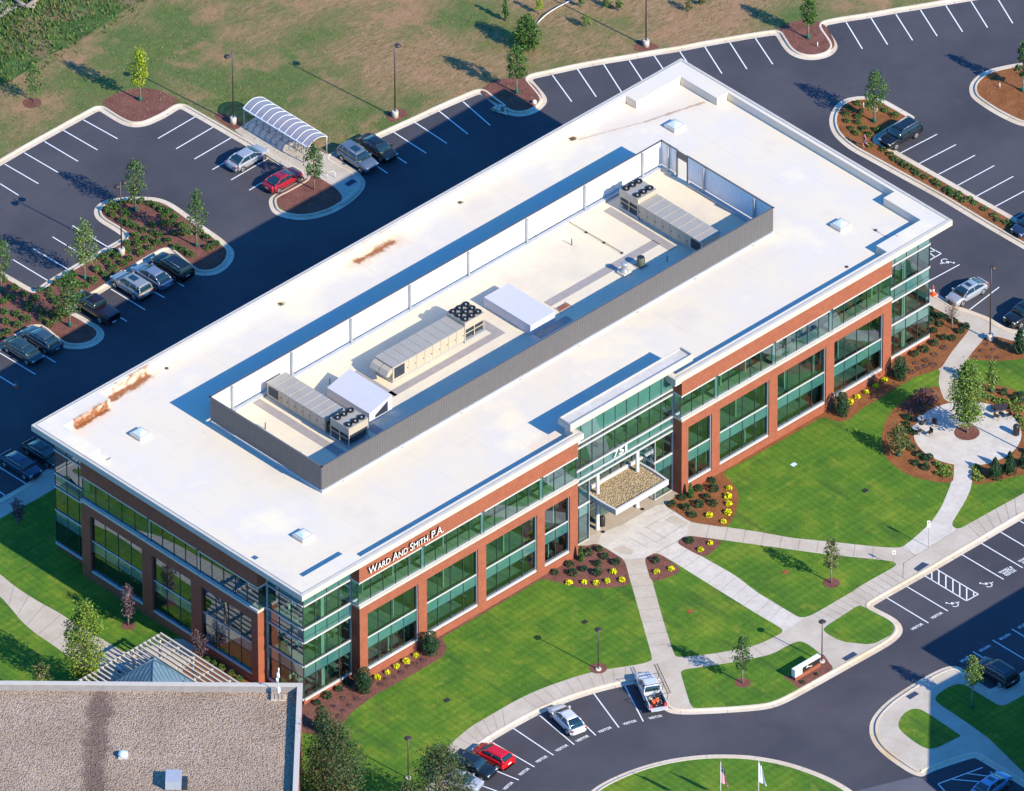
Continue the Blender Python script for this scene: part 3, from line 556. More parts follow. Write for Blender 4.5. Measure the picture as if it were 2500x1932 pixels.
# ------------------------------------------------------------------ painted lines
LN = MB()
def pline(r, x0, y0, x1, y1, w=.12):
    p, q = P(r, x0, y0), P(r, x1, y1); d = (q-p).normalized(); n = Vector((-d.y, d.x, 0))*w*.5
    LN.face([Vector((a.x, a.y, .006)) for a in (p-n, q-n, q+n, p+n)], 'line')
for r, ls in {1: [(0, 1508, 152, 1603), (-130, 1435, 0, 1510), (40, 1348, 315, 1508), (200, 1255, 478, 1417), (365, 1162, 640, 1325), (520, 1070, 800, 1232), (685, 985, 965, 1140), (1600, 960, 1297, 1137), (1748, 1045, 1445, 1222), (1895, 1132, 1595, 1306), (2050, 1218, 1742, 1393)],
              2: [(180, 1303, -120, 1477), (320, 1385, 28, 1562), (1213, 1085, 1480, 1258), (1380, 1000, 1650, 1178), (1583, 910, 1823, 1102), (1783, 835, 2005, 1030), (1050, 1160, 1320, 1340), (890, 1235, 1162, 1422)],
              3: [(500, 618, 658, 835), (705, 568, 858, 795), (920, 528, 1075, 770), (1130, 497, 1290, 740), (1335, 458, 1490, 690), (1545, 425, 1700, 650), (1750, 385, 1890, 605), (1955, 350, 2095, 568), (2165, 315, 2307, 528)],
              4: [(725, 183, 858, 402), (930, 150, 1065, 367), (1133, 117, 1270, 332), (1335, 83, 1472, 298), (1543, 47, 1680, 262), (1750, 12, 1885, 228), (1962, -20, 2092, 193), (2160, -60, 2300, 150), (1470, 1103, 1172, 1257), (1625, 1188, 1325, 1343), (1782, 1275, 1482, 1432), (1940, 1360, 1640, 1522), (2097, 1448, 1795, 1610), (2250, 1535, 1950, 1694)],
              5: [(105, 618, 390, 790), (268, 527, 555, 697), (430, 432, 700, 595), (595, 340, 880, 513), (910, 860, 1190, 1030), (1060, 765, 1350, 932), (1220, 670, 1510, 838), (750, 950, 1040, 1125), (0, 1385, 290, 1560), (170, 1290, 455, 1462), (-160, 1480, 125, 1655), (-320, 1575, -30, 1750)],
              8: [(2184, 235, 2105, 280), (2340, 140, 2110, 275), (1655, 660, 1395, 800), (1980, 845, 1738, 1030), (2300, 1010, 2060, 1170), (1300, 460, 1505, 570), (1505, 570, 1345, 660), (1350, 520, 1455, 598), (1300, 575, 1460, 545)],
              11: [(-20, 632, 212, 777), (-200, 700, 42, 875), (245, 408, 470, 550), (80, 520, 300, 655)],
              17: [(180, 1165, 508, 1385), (388, 1053, 678, 1298), (600, 975, 855, 1222), (840, 880, 1045, 1158), (1095, 820, 1245, 1108)],
              'h': [(1430, 800, 2218, 1258), (980, 1105, 1940, 1490), (760, 1400, 1560, 1692)],
              'c': [(2110, 160, 2850, 600), (1770, 360, 2510, 800), (1430, 560, 2162, 995), (1080, 760, 1822, 1200), (630, 1020, 1372, 1465), (1372, 1465, 1160, 1582), (1160, 1582, 425, 1140), (545, 1072, 545, 1212), (670, 1050, 670, 1280), (795, 1130, 795, 1355), (920, 1200, 920, 1430), (1042, 1272, 1042, 1505), (1165, 1345, 1165, 1575), (1290, 1418, 1290, 1510), (105, 1330, 830, 1762)],
              18: [(1060, 95, 1400, 300), (2085, 350, 2400, 540), (1925, 440, 2250, 635), (1765, 535, 2060, 715), (1480, 1620, 1845, 1485), (1480, 1620, 1560, 1710), (1590, 1582, 1900, 1610), (1715, 1535, 1960, 1565)]}.items():
    for l in ls: pline(r, *l)
LN.build('parking_lines')['kind'] = 'structure'
def text_mesh(s, name, m, size=1, depth=0.0, off=0.0, shear=0, space=1.0):
    cu = bpy.data.curves.new(name, 'FONT'); cu.body = s; cu.size = size; cu.extrude = depth; cu.offset = off; cu.align_x = 'LEFT'; cu.space_character = space; cu.shear = shear
    cu.resolution_u = 3
    o = bpy.data.objects.new(name, cu); COL.objects.link(o)
    dg = bpy.context.evaluated_depsgraph_get(); me = bpy.data.meshes.new_from_object(o.evaluated_get(dg)); bpy.data.objects.remove(o)
    me.name = name; me.materials.clear(); me.materials.append(M[m])
    return me
def fit_text(me, A, B, up_v, h, z=None):
    """stretch the text mesh so that it runs from A to B, with height h along up_v"""
    xs = [v.co.x for v in me.vertices]; ys = [v.co.y for v in me.vertices]; x0, x1, y0, y1 = min(xs), max(xs), min(ys), max(ys)
    nrm = (B-A).normalized().cross(up_v)
    for v in me.vertices:
        a = (v.co.x-x0)/(x1-x0); b = (v.co.y-y0)/(y1-y0); v.co = A.lerp(B, a)+up_v*(b*h)+nrm*v.co.z
    return me
vis = [(17, 112, 1672, 185, 1610), (17, 238, 1555, 318, 1497), (17, 374, 1450, 465, 1398), (17, 537, 1358, 634, 1306), (17, 703, 1280, 805, 1230), (17, 884, 1204, 992, 1162), (17, 1085, 1140, 1195, 1108), (17, 1294, 1092, 1405, 1068),
       (18, 1270, 362, 1362, 312), (18, 1433, 270, 1524, 220)]
base = text_mesh('VISITOR', 'lettering', 'line', off=.02)
allv, allf = [], []
for (r, x0, y0, x1, y1) in vis+[(18, 2200, 292, 2125, 335), (18, 2062, 380, 1972, 430), (18, 1898, 475, 1808, 525), (18, 1742, 562, 1652, 612)]:
    A, B = P(r, x0, y0, .007), P(r, x1, y1, .007); me = base.copy(); d = (B-A).normalized()
    fit_text(me, A, B, Vector((-d.y, d.x, 0)), .36)
    k = len(allv); allv += [tuple(v.co) for v in me.vertices]; allf += [tuple(k+i for i in p.vertices) for p in me.polygons]
for i, s in enumerate(['WARD &', 'SMITH', 'VISITOR']):
    for (x0, y0, x1, y1) in [[(1755, 1100, 1985, 985), (1835, 1120, 2005, 1020), (1875, 1150, 2060, 1045)][i], [(2105, 900, 2330, 785), (2180, 925, 2350, 825), (2220, 955, 2410, 850)][i]]:
        A, B = P('c', x0, y0, .007), P('c', x1, y1, .007); me = text_mesh(s, 'lettering', 'line', off=.02); d = (B-A).normalized(); fit_text(me, A, B, Vector((-d.y, d.x, 0)), .34)
        k = len(allv); allv += [tuple(v.co) for v in me.vertices]; allf += [tuple(k+i2 for i2 in p.vertices) for p in me.polygons]
me = bpy.data.meshes.new('pavement_lettering'); me.from_pydata(allv, [], allf); me.materials.append(M['line'])
o = bpy.data.objects.new('pavement_lettering', me); COL.objects.link(o); o['kind'] = 'structure'
def wheelchair(c, rz, s):
    b = MB(); 
    def T(x, y): return c+Vector((math.cos(rz)*x-math.sin(rz)*y, math.sin(rz)*x+math.cos(rz)*y, 0))*s
    def bar(p, q, w=.13):
        p, q = T(*p), T(*q); d = (q-p).normalized(); n = Vector((-d.y, d.x, 0))*w*.5*s
        b.face([Vector((a.x, a.y, .007)) for a in (p-n, q-n, q+n, p+n)], 'line')
    n = 14
    for i in range(n):
        a0, a1 = R(-200)+R(290)*i/n, R(-200)+R(290)*(i+1)/n
        bar((.42*math.cos(a0), -.25+.42*math.sin(a0)), (.42*math.cos(a1), -.25+.42*math.sin(a1)))
    bar((-.12, .62), (-.05, .02)); bar((-.05, .02), (.38, 0)); bar((.38, .02), (.6, -.5)); bar((.6, -.5), (.78, -.42)); bar((-.1, .3), (.3, .28))
    for i in range(8):
        a0, a1 = math.pi*2*i/8, math.pi*2*(i+1)/8
        b.face([Vector((p.x, p.y, .007)) for p in (T(-.14, .85), T(-.14+.15*math.cos(a0), .85+.15*math.sin(a0)), T(-.14+.15*math.cos(a1), .85+.15*math.sin(a1)))], 'line')
    o = b.build('pavement_symbol'); o['kind'] = 'structure'
wheelchair(P('c', 1525, 1290), R(20), .78); wheelchair(P('c', 925, 1640), R(20), .78); wheelchair(P(8, 1550, 635), R(200), .85)
for r, q in {14: [(1280, 1485), (1352, 1430), (1408, 1450), (1318, 1508)], 18: [(692, 600), (785, 545), (822, 568), (727, 622)]}.items(): sheet('detectable_pad', PL((r, q)), PZ+.01, 'pad')
sheet('detectable_pad', PL((18, [(1215, 912), (1288, 872), (1325, 892), (1250, 938)])), PZ+.02, 'pad')
sheet('detectable_pad', PL((2, [(808, 1520), (872, 1480), (912, 1500), (845, 1540)])), PZ+.02, 'pad')
# ------------------------------------------------------------------ MAIN BUILDING
L, W, HT, DK = 89.36, 38.82, 15.05, 14.1
bld = empty('office_building', (0, 0, 0), 0, 'long three storey red brick and green glass office block with a white flat roof', 'office building')
FR = {'front': ((0, 0, 0), (1, 0, 0), (0, -1, 0)), 'left': ((0, W, 0), (0, -1, 0), (-1, 0, 0)),
      'right': ((L, 0, 0), (0, 1, 0), (1, 0, 0)), 'back': ((L, W, 0), (-1, 0, 0), (0, 1, 0))}
V1 = [(1.25, 3.5, 'v'), (3.5, 4.78, 's'), (4.92, 7.85, 'v')]; B1 = [(1.03, 1.25, .22), (4.78, 4.92, .08), (7.87, 8.05, .08)]
V3 = [(9.5, 12.1, 'v')]; B3 = [(12.08, 12.36, .08)]
VC = [(.85, 3.3, 'v'), (3.3, 4.62, 's'), (4.82, 7.52, 'v'), (7.72, 9.17, 's'), (9.37, 12.02, 'v'), (12.22, 14.42, 's')]
BC = [(.58, .80, .16), (4.64, 4.80, .12), (7.54, 7.70, .12), (9.19, 9.35, .12), (12.04, 12.2, .12)]
def window(fr, u0, u1, n, rows, bands, np_, jambs=(0, 0), post=True):
    b = MB(*FR[fr]); w = (u1-u0)/np_
    for z0, z1, t in rows:
        for i in range(np_):
            a0, a1 = u0+i*w, u0+(i+1)*w; e = [random.uniform(-.004, .004) for _ in range(2)]
            pts = [b.T(a0, n+e[0], z0), b.T(a1, n-e[0], z0), b.T(a1, n-e[0]+e[1], z1), b.T(a0, n+e[0]+e[1], z1)]
            b.face(pts if fr else pts, 'glass' if t == 'v' else 'teal')
    g = b.build('window', bld)
    if post:
        m = MB(*FR[fr])
        for i in range(np_+1):
            a = u0+i*w
            for z0, z1, t in rows: m.box(a-.035, a+.035, n-.05, n+.045, z0, z1, 'mull')
        for z0, z1, t in rows: m.box(u0-.03, u1+.03, n-.06, n+.025, z0-.02, z0+.03, 'mull'); m.box(u0-.03, u1+.03, n-.06, n+.025, z1-.03, z1+.02, 'mull')
        if rows is VC: m.box(u0, u1, n-.05, n+.03, 8.12, 8.17, 'mull')
        m.build('mullion', g)
    f = MB(*FR[fr])
    for z0, z1, d in bands: f.box(u0-(.0), u1+(.0), n-.1, n+d, z0, z1, 'alu')
    for k, a in enumerate((u0, u1)):
        if jambs[k]: f.box(a-.05 if k else a, a if k else a+.05, n-.02, n+.16, rows[0][0], rows[-1][1], 'alu')
    f.build('window_frame', g)
    return g
def brick_side(fr, pc, ns=-.27, deep=-.95, ends=(-1.9, -1.9)):
    """pc: list of piers (u0,u1); glazing between them"""
    b = MB(*FR[fr]); U0, U1 = pc[0][0], pc[-1][1]
    for i, (a0, a1) in enumerate(pc):
        d = ends[0] if i == 0 else ends[1] if i == len(pc)-1 else deep
        b.box(a0, a1, d, ns, 0, 8.06, 'brick')
    for (p, q) in zip(pc, pc[1:]): b.box(p[1], q[0], deep, ns-.003, 0, 1.0, 'brick')
    b.box(U0, U1, deep, ns-.002, 8.063, 9.20, 'brick')
    b.box(U0, U0+.9, -1.9, deep-.003, 8.063, 9.20, 'brick'); b.box(U1-.9, U1, -1.9, deep-.003, 8.063, 9.20, 'brick')
    b.box(U0, U1, -.70, ns-.002, 12.36, 14.38, 'brick'); b.box(U0, U0+.3, -1.9, -.703, 12.36, 14.05, 'brick'); b.box(U1-.3, U1, -1.9, -.703, 12.36, 14.05, 'brick')
    b.build('brick_wall', bld)
    t = MB(*FR[fr])
    t.box(U0-.06, U1+.06, -1.85, ns+.06, 9.203, 9.50, 'trim'); t.build('stone_band', bld)
    for (p, q) in zip(pc, pc[1:]):
        wd_ = q[0]-p[1]; window(fr, p[1]+.003, q[0]-.003, -.58, V1, B1, max(2, round(wd_/1.72)), (0, 1))
    # third floor ribbon, one window per bay with a light column panel between
    cs = [U0]+[(p[0]+p[1])/2 for p in pc[1:-1]]+[U1]
    for i, (a, c) in enumerate(zip(cs, cs[1:])):
        window(fr, a+(.02 if i == 0 else .45), c-.02 if i == len(cs)-2 else c-.003, -.50, V3, [(12.1, 12.33, .14), (9.503, 9.55, .1)], max(2, round((c-a)/1.72)))
        if i: pn = MB(*FR[fr]); pn.box(a, a+.45, -.6, -.49, 9.503, 12.08, 'teal'); pn.build('column_cover', bld)
    # returns of the ribbon round the two ends
    for u in (U0, U1):
        r = MB(*FR[fr]); s = 1 if u == U0 else -1
        pts = [r.T(u+s*.02, -.5, 9.5), r.T(u+s*.02, -1.58, 9.5), r.T(u+s*.02, -1.58, 12.1), r.T(u+s*.02, -.5, 12.1)]; r.face(pts, 'glass')
        r.box(u-.0 if s > 0 else u-.12, u+.12 if s > 0 else u, -1.6, -.3, 12.1, 12.36, 'alu')
        r.box(u-.02 if s > 0 else u-.05, u+.05 if s > 0 else u+.02, -1.62, -1.54, 8.0, 12.36, 'alu')
        r.build('window_return', bld)
brick_side('front', [(7.9, 8.97), (15.8, 16.95), (23.9, 25.0), (31.95, 33.0), (36.45, 37.55)])
brick_side('front', [(51.84, 52.75), (56.0, 57.13), (64.0, 65.17), (71.95, 73.1), (79.98, 81.15)])
yl = [(32.03, 30.8), (23.3, 21.9), (16.28, 14.8), (7.62, 6.68)]
brick_side('left', [(W-a, W-b_) for a, b_ in yl])
brick_side('right', [(6.68, 7.7), (14.9, 16.2), (22.0, 23.3), (30.9, 32.03)])
brick_side('back', [(8.2, 9.3), (17.2, 18.3), (26.2, 27.3), (35.2, 36.3), (44.1, 45.2), (53.1, 54.2), (62.1, 63.2), (71.1, 72.2), (80.1, 81.2)])
for fr, a, b_, n in [('front', 1.6, 7.88, 4), ('front', 81.17, L-1.6, 4), ('left', 1.6, W-32.05, 3), ('left', W-6.66, W-1.6, 3), ('right', 1.6, 6.66, 3), ('right', 32.05, W-1.6, 3), ('back', 1.6, 8.18, 4), ('back', 81.22, L-1.6, 4)]:
    window(fr, a, b_, -1.58, VC, BC, n, (a > 2, b_ < 80 and a < 3))
pb = MB()
for x0, x1, y0, y1 in [(1.75, 7.9, 1.75, 2.1), (81.2, L-1.75, 1.75, 2.1), (1.75, 2.1, 2.1, 6.7), (L-2.1, L-1.75, 2.1, 6.7), (1.75, 2.1, 32, W-2.1), (L-2.1, L-1.75, 32, W-2.1), (1.75, 7.9, W-2.1, W-1.75), (81.2, L-1.75, W-2.1, W-1.75)]:
    pb = MB(); pb.box(x0, x1, y0, y1, 0, .82, 'brick'); pb.build('brick_plinth', bld)
pb = MB()
for x0, x1, y0, y1 in [(1.5, 7.9, 1.5, 1.747), (81.2, L-1.5, 1.5, 1.747), (1.5, 1.747, 1.747, 6.7), (L-1.747, L-1.5, 1.747, 6.7), (1.5, 1.747, 32, W-1.747)]: pb.box(x0, x1, y0, y1, 0, .575, 'brick'); pb.build('brick_skirt', bld); pb = MB()
# entrance bay: upper glass box, side glass bays, recessed lobby
def glassq(b, pts, m='glass'): b.face([Vector(p) for p in pts], m)
VE = [(7.58, 7.70, 's'), (7.72, 8.12, 's'), (8.26, 9.18, 's'), (9.34, 11.95, 'v'), (12.1, 12.55, 'v'), (12.70, 15.9, 's')]
BE = [(7.46, 7.60, .16), (8.11, 8.25, .16), (9.18, 9.33, .16), (11.95, 12.09, .16), (12.56, 12.70, .16)]
window('front', 37.58, 51.81, -1.58, VE, BE, 9, (0, 1))
VS = [(.2, 3.3, 'v'), (3.3, 4.62, 's'), (4.84, 7.42, 'v')]; BS = [(.14, .2, .1), (4.64, 4.82, .12)]
window('front', 37.58, 40.25, -1.6, VS, BS, 2, (0, 1)); window('front', 49.3, 51.81, -1.6, VS, BS, 2, (1, 1))
lb = MB(); fm = MB()
for x in (40.25, 49.3):
    for z0, z1, t in VS: glassq(lb, [(x, 1.6, z0), (x, 3.2, z0), (x, 3.2, z1), (x, 1.6, z1)], 'glass' if t == 'v' else 'teal')
    fm.box(x-.1, x+.1, 1.5, 3.2, 4.6, 4.84, 'alu')
for i in range(6):
    a0, a1 = 40.35+i*1.49, 40.35+(i+1)*1.49
    for z0, z1, t in VS: glassq(lb, [(a0, 3.2, z0), (a1, 3.2, z0), (a1, 3.2, z1), (a0, 3.2, z1)], 'glass' if t == 'v' or True else 'teal')
    fm.box(a0-.04, a0+.04, 3.1, 3.22, .15, 7.42, 'mull')
fm.box(40.35, 49.2, 3.0, 3.25, 4.6, 4.84, 'alu'); fm.box(40.35, 49.2, 3.08, 3.25, 2.5, 2.62, 'alu')
lo = lb.build('lobby_glazing', bld); fm.build('window_frame', lo)
sf = MB(); sf.box(37.6, 51.8, 1.62, 3.4, 7.40, 7.52, 'trim'); sf.build('soffit', bld)
# deck with corner recesses, rim, corner boxes
LX, LY, WX = 8.5, 7.5, 2.25
dk = [(LX, .4), (37.9, .4), (37.9, 2), (50.9, 2), (50.9, .4), (L-LX, .4), (L-LX, WX), (L-WX, WX), (L-WX, LY), (L-.4, LY), (L-.4, W-LY), (L-WX, W-LY), (L-WX, W-WX), (L-LX, W-WX), (L-LX, W-.4), (LX, W-.4), (LX, W-WX), (WX, W-WX), (WX, W-LY), (.4, W-LY), (.4, LY), (WX, LY), (WX, WX), (LX, WX)]
sheet('roof_deck', [Vector((x, y, 0)) for x, y in dk], DK, 'roof', kind=None, parent=bld)
rm = MB()
cor = []
for sx in (0, 1):
    for sy in (0, 1):
        X = (lambda v: L-v) if sx else (lambda v: v); Y = (lambda v: W-v) if sy else (lambda v: v)
        rm.box(X(.28), X(LX), Y(.28), Y(WX), DK+.3, HT-.006, 'roof'); rm.box(X(.28), X(WX), Y(WX), Y(LY), DK+.3, HT-.006, 'roof')
        rm.box(X(1.62), X(LX), Y(1.62), Y(WX), DK-.3, DK+.297, 'roof'); rm.box(X(1.62), X(WX), Y(WX), Y(LY), DK-.3, DK+.297, 'roof')
for x0, x1, y0, y1 in [(LX, 37.9, .28, .75), (50.9, L-LX, .28, .75), (LX, L-LX, W-.75, W-.28), (.28, .75, LY, W-LY), (L-.75, L-.28, LY, W-LY), (37.4, 37.9, .75, 2.0), (50.9, 51.4, .75, 2.0)]:
    rm.box(x0, x1, y0, y1, DK-.1, HT-.01, 'roof')
for sx in (0, 1):
    for sy in (0, 1):
        X = (lambda v: L-v) if sx else (lambda v: v); Y = (lambda v: W-v) if sy else (lambda v: v)
        rm.box(X(LX-.12), X(LX-.004), Y(.753), Y(1.617), DK-.3, DK+.296, 'roof'); rm.box(X(.753), X(1.617), Y(LY-.12), Y(LY-.004), DK-.3, DK+.296, 'roof')
rm.build('parapet', bld)
fa = MB()
T0 = 14.4
for x0, x1, y0, y1 in [(0, 37.9, 0, .275), (50.9, L, 0, .275), (0, L, W-.275, W), (0, .275, .277, W-.277), (L-.275, L, .277, W-.277), (37.903, 38.1, 0, 1.55), (50.7, 50.897, 0, 1.55)]:
    fa.box(x0, x1, y0, y1, T0, HT, 'trim')
# soffits under the overhangs at the glazed corners
for x0, x1, y0, y1 in [(.28, 8.2, .28, 1.6), (L-8.2, L-.28, .28, 1.6), (.28, 8.2, W-1.6, W-.28), (L-8.2, L-.28, W-1.6, W-.28), (.28, 1.6, 1.603, 7.4), (L-1.6, L-.28, 1.603, 7.4), (.28, 1.6, W-7.4, W-1.603), (L-1.6, L-.28, W-7.4, W-1.603)]: fa.box(x0, x1, y0, y1, T0-.05, T0-.003, 'trim')
fo = fa.build('roof_fascia', bld)
ml = MB()   # metal coping strip set back from the edge, casting a thin line
for x0, x1, y0, y1 in [(.1, 37.8, .30, .36), (51, L-.1, .30, .36), (.30, .36, .4, W-.4), (L-.36, L-.30, .4, W-.4), (.4, L-.4, W-.36, W-.30)]: ml.box(x0, x1, y0, y1, HT-.012, HT+.05, 'galv')
ml.build('coping', fo)
# entrance roof monitor
mo = MB(); mo.box(37.6, 51.8, 1.6, 1.95, DK, 15.9, 'trim')
mo.box(36.6, 53.4, .35, 2.1, 15.9, 16.45, 'trim')
mo.box(36.6, 53.4, .35, .50, 16.453, 16.68, 'trim'); mo.box(36.6, 53.4, 1.98, 2.1, 16.453, 16.58, 'trim'); mo.box(36.6, 36.75, .503, 1.977, 16.453, 16.68, 'grey'); mo.box(53.25, 53.4, .503, 1.977, 16.453, 16.68, 'grey')
mo.box(36.75, 53.25, .503, 1.977, 16.455, 16.47, 'conc_white'); mo.build('entrance_roof', bld)
# canopy
cp = MB(); n = 10
def cx_(t, s): return (41.15-.14*math.sin(math.pi*t)) if s < 0 else (48.35+.14*math.sin(math.pi*t))
for s in (-1, 1):
    for i in range(n):
        t0, t1 = i/n, (i+1)/n; y0, y1 = -1.42+4.6*t0, -1.42+4.6*t1; xa, xb = cx_(t0, s), cx_(t1, s); o_ = -s*.22
        z0, z1 = 4.15, 4.78
        P4 = [(xa, y0), (xb, y1), (xb+o_, y1), (xa+o_, y0)]
        top = [Vector((x, y, z1)) for x, y in P4]; cp.face(top if s > 0 else top[::-1], 'alu')
        cp.face([Vector((xa, y0, z0)), Vector((xb, y1, z0)), Vector((xb, y1, z1)), Vector((xa, y0, z1))], 'alu', True)
        cp.face([Vector((xa+o_, y0, z0)), Vector((xb+o_, y1, z0)), Vector((xb+o_, y1, z1)), Vector((xa+o_, y0, z1))], 'alu', True)
cp.box(41.1, 48.4, -1.42, -1.2, 4.15, 4.777, 'alu'); cp.box(41.3, 48.2, 2.95, 3.17, 4.15, 4.95, 'alu'); cp.box(41.35, 48.15, -1.2, 2.95, 4.12, 4.3, 'alu')
co = cp.build('canopy', bld)
gr = MB(); gr.box(41.33, 48.17, -1.19, 2.94, 4.31, 4.58, 'gravel2')
for i in range(520):
    x, y, r = random.uniform(41.4, 48.1), random.uniform(-1.15, 2.9), random.uniform(.03, .075)
    gr.lathe((x, y, 4.57), [(r, 0), (r*.8, r*.7), (r*.2, r*.9)], 'gravel2', 5)
gr.build('gravel_fill', co)
for x, y in [(41.95, 2.04), (47.33, 1.93)]:
    c = MB(); c.lathe((x, y, .13), [(.26, 0), (.26, .12), (.2, .14), (.2, 4.0), (.19, 7.3)], 'alu', 20); c.build('column', bld)
# screen wall on the roof
SX0, SX1, SY0, SY1, SZ0, SZ1 = 13.72, 75.72, 11.70, 27.68, 14.55, 17.35
def ribbed(a, b, out, name='roof_screen'):
    a, b = Vector(a), Vector(b); d = (b-a).normalized(); Ln = (b-a).length; n = int(Ln/.32); st = Ln/n; m = MB(); out = Vector(out)
    pr = []
    for i in range(n):
        for t, o in ((0, 0), (.38, 0), (.5, .03), (.88, .03)): pr.append(a+d*(st*(i+t))+out*o)
    pr.append(b)
    for p, q in zip(pr, pr[1:]): m.face([Vector((p.x, p.y, SZ0)), Vector((q.x, q.y, SZ0)), Vector((q.x, q.y, SZ1)), Vector((p.x, p.y, SZ1))], 'screen')
    ib = [v-out*.04 for v in pr]
    for p, q in zip(ib, ib[1:]): m.face([Vector((p.x, p.y, SZ0)), Vector((q.x, q.y, SZ0)), Vector((q.x, q.y, SZ1)), Vector((p.x, p.y, SZ1))], 'screen_in')
    o = m.build(name, bld)
    fl = MB(); x0, x1 = sorted((a.x, b.x)); y0, y1 = sorted((a.y, b.y)); e = .09
    fl.box(x0-e, x1+e, y0-e, y1+e, SZ1, SZ1+.06, 'screen') ; fl.build('screen_cap', o)
    k = int(Ln/8.1)
    for i in range(k+1):
        p = a+d*(Ln*(i+.35)/(k+.7))-out*.2; q = MB(); q.box(p.x-.1, p.x+.1, p.y-.1, p.y+.1, DK+.051, SZ1-.05, 'galv')
        q.box(p.x-.2, p.x+.2, p.y-.2, p.y+.2, DK, DK+.05, 'galv'); q.build('screen_post', o)
    a, b = Vector(a), Vector(b); kb = MB(); i2 = out*-.45; a, b = a+d*(.46 if abs(d.y) > .5 else 0), b-d*(.46 if abs(d.y) > .5 else 0); kb.box(min(a.x, b.x, a.x+i2.x, b.x+i2.x), max(a.x, b.x, a.x+i2.x, b.x+i2.x), min(a.y, b.y, a.y+i2.y, b.y+i2.y), max(a.y, b.y, a.y+i2.y, b.y+i2.y), DK, DK+.28, 'kerbgrey'); kb.build('screen_kerb', o)
ribbed((SX0, SY0, 0), (SX1, SY0, 0), (0, -1, 0)); ribbed((SX1, SY1, 0), (SX0, SY1, 0), (0, 1, 0))
ribbed((SX0, SY1, 0), (SX0, SY0, 0), (-1, 0, 0)); 
ribbed((SX1, SY0, 0), (SX1, SY1-3.7, 0), (1, 0, 0))
ribbed((SX1, SY1-2.3, 0), (SX1, SY1, 0), (1, 0, 0))
g_ = MB(); g_.box(SX1-.03, SX1+.05, SY1-3.7, SY1-2.3, 16.5, SZ1, 'screen'); g_.box(SX1-.08, SX1+.1, SY1-3.8, SY1-3.7, DK, SZ1, 'screen'); g_.box(SX1-.08, SX1+.1, SY1-2.3, SY1-2.2, DK, SZ1, 'screen'); g_.build('gate_frame', bld)
M['well'] = layered('well_membrane', [(.3, (.62, .53, .42)), (.5, (.70, .60, .45)), (.7, (.76, .64, .44))], .2, rough=.8, fine=(3, .96, 1.03), bumpst=.03)
sheet('well_floor', [Vector(v) for v in ((SX0+.1, SY0+.1, 0), (SX1-.1, SY0+.1, 0), (SX1-.1, SY1-.1, 0), (SX0+.1, SY1-.1, 0))], DK+.008, 'well', kind=None, parent=bld)
# skylights, penthouses, small roof details
for x, y in [(81.47, 7.9), (81.42, 31.6), (7.4, 31.0), (7.5, 7.8)]:
    s_ = MB(); s_.box(x-.75, x+.75, y-.75, y+.75, DK, DK+.38, 'roof'); so = s_.build('skylight', bld)
    d_ = MB(); d_.box(x-.66, x+.66, y-.66, y+.66, DK+.38, DK+.45, 'galv')
    r_ = [(x-.6, y-.6), (x+.6, y-.6), (x+.6, y+.6), (x-.6, y+.6)]; q_ = [(x-.22, y-.22), (x+.22, y-.22), (x+.22, y+.22), (x-.22, y+.22)]
    for i in range(4):
        a, b_ = r_[i], r_[(i+1) % 4]; c, e = q_[(i+1) % 4], q_[i]; d_.face([Vector((*a, DK+.45)), Vector((*b_, DK+.45)), Vector((*c, DK+.68)), Vector((*e, DK+.68))], 'acrylic')
    d_.face([Vector((*p, DK+.68)) for p in q_], 'acrylic'); d_.build('skylight_dome', so)
p1 = MB(); p1.box(46.5, 49.9, 16.3, 22.95, DK, 15.3, 'phw'); p1.build('penthouse', bld)
p2 = MB(); z0, z1 = 15.25, 15.95; A = [(25.0, 16.85), (28.1, 16.85), (28.1, 22.9), (25.0, 22.9)]; zt = [z0, z1, z1, z0]
p2.face([Vector((x, y, z)) for (x, y), z in zip(A, zt)], 'phw')
for i in range(4):
    a, b_ = A[i], A[(i+1) % 4]; p2.face([Vector((*a, DK)), Vector((*b_, DK)), Vector((*b_, zt[(i+1) % 4])), Vector((*a, zt[i]))], 'phw')
po = p2.build('penthouse', bld)
lv = MB(); lv.face([Vector((25.8, 16.83, DK+.25)), Vector((27.5, 16.83, DK+.25)), Vector((27.5, 16.83, DK+1.45)), Vector((25.8, 16.83, DK+.55))], 'coil'); lv.build('louvre', po)
mt_ = MB()
for x0, x1, y0, y1 in [(51.3, 66.4, 18.35, 19.35), (66.3, 67.3, 16.9, 26.3), (29.8, 45, 18.3, 19.2), (29.2, 30.2, 18.3, 24), (44, 45, 19.2, 23.5), (19, 20, 14.2, 27.2), (20, 24.8, 13.6, 14.5), (24.2, 25.2, 14.5, 16.5), (46.8, 51.3, 15.2, 16.2)]: mt_.box(x0, x1, y0, y1, DK+.01, DK+.035, 'mat')
mt_.build('walkway_mat', bld)
cd_ = MB()
def run(pts, step=1.35):
    for a, b_ in zip(pts, pts[1:]):
        cd_.tube((*a, DK+.16), (*b_, DK+.16), .03, .03, 'dark', 6); a, b_ = Vector(a), Vector(b_); Ln = (b_-a).length; k = max(1, int(Ln/step))
        for i in range(k+1): p = a.lerp(b_, i/k); cd_.box(p.x-.11, p.x+.11, p.y-.08, p.y+.08, DK, DK+.14, 'dark')
run([tuple(P(7, 360, 430, DK).xy), tuple(P(7, 890, 145, DK).xy)], 2.1); run([tuple(P(7, 630, 315, DK).xy), tuple(P(7, 1070, 570, DK).xy)], 2.3); run([tuple(P(6, 420, 1560, DK).xy), tuple(P(6, 770, 1365, DK).xy)], 2)
cd_.build('conduit', bld)
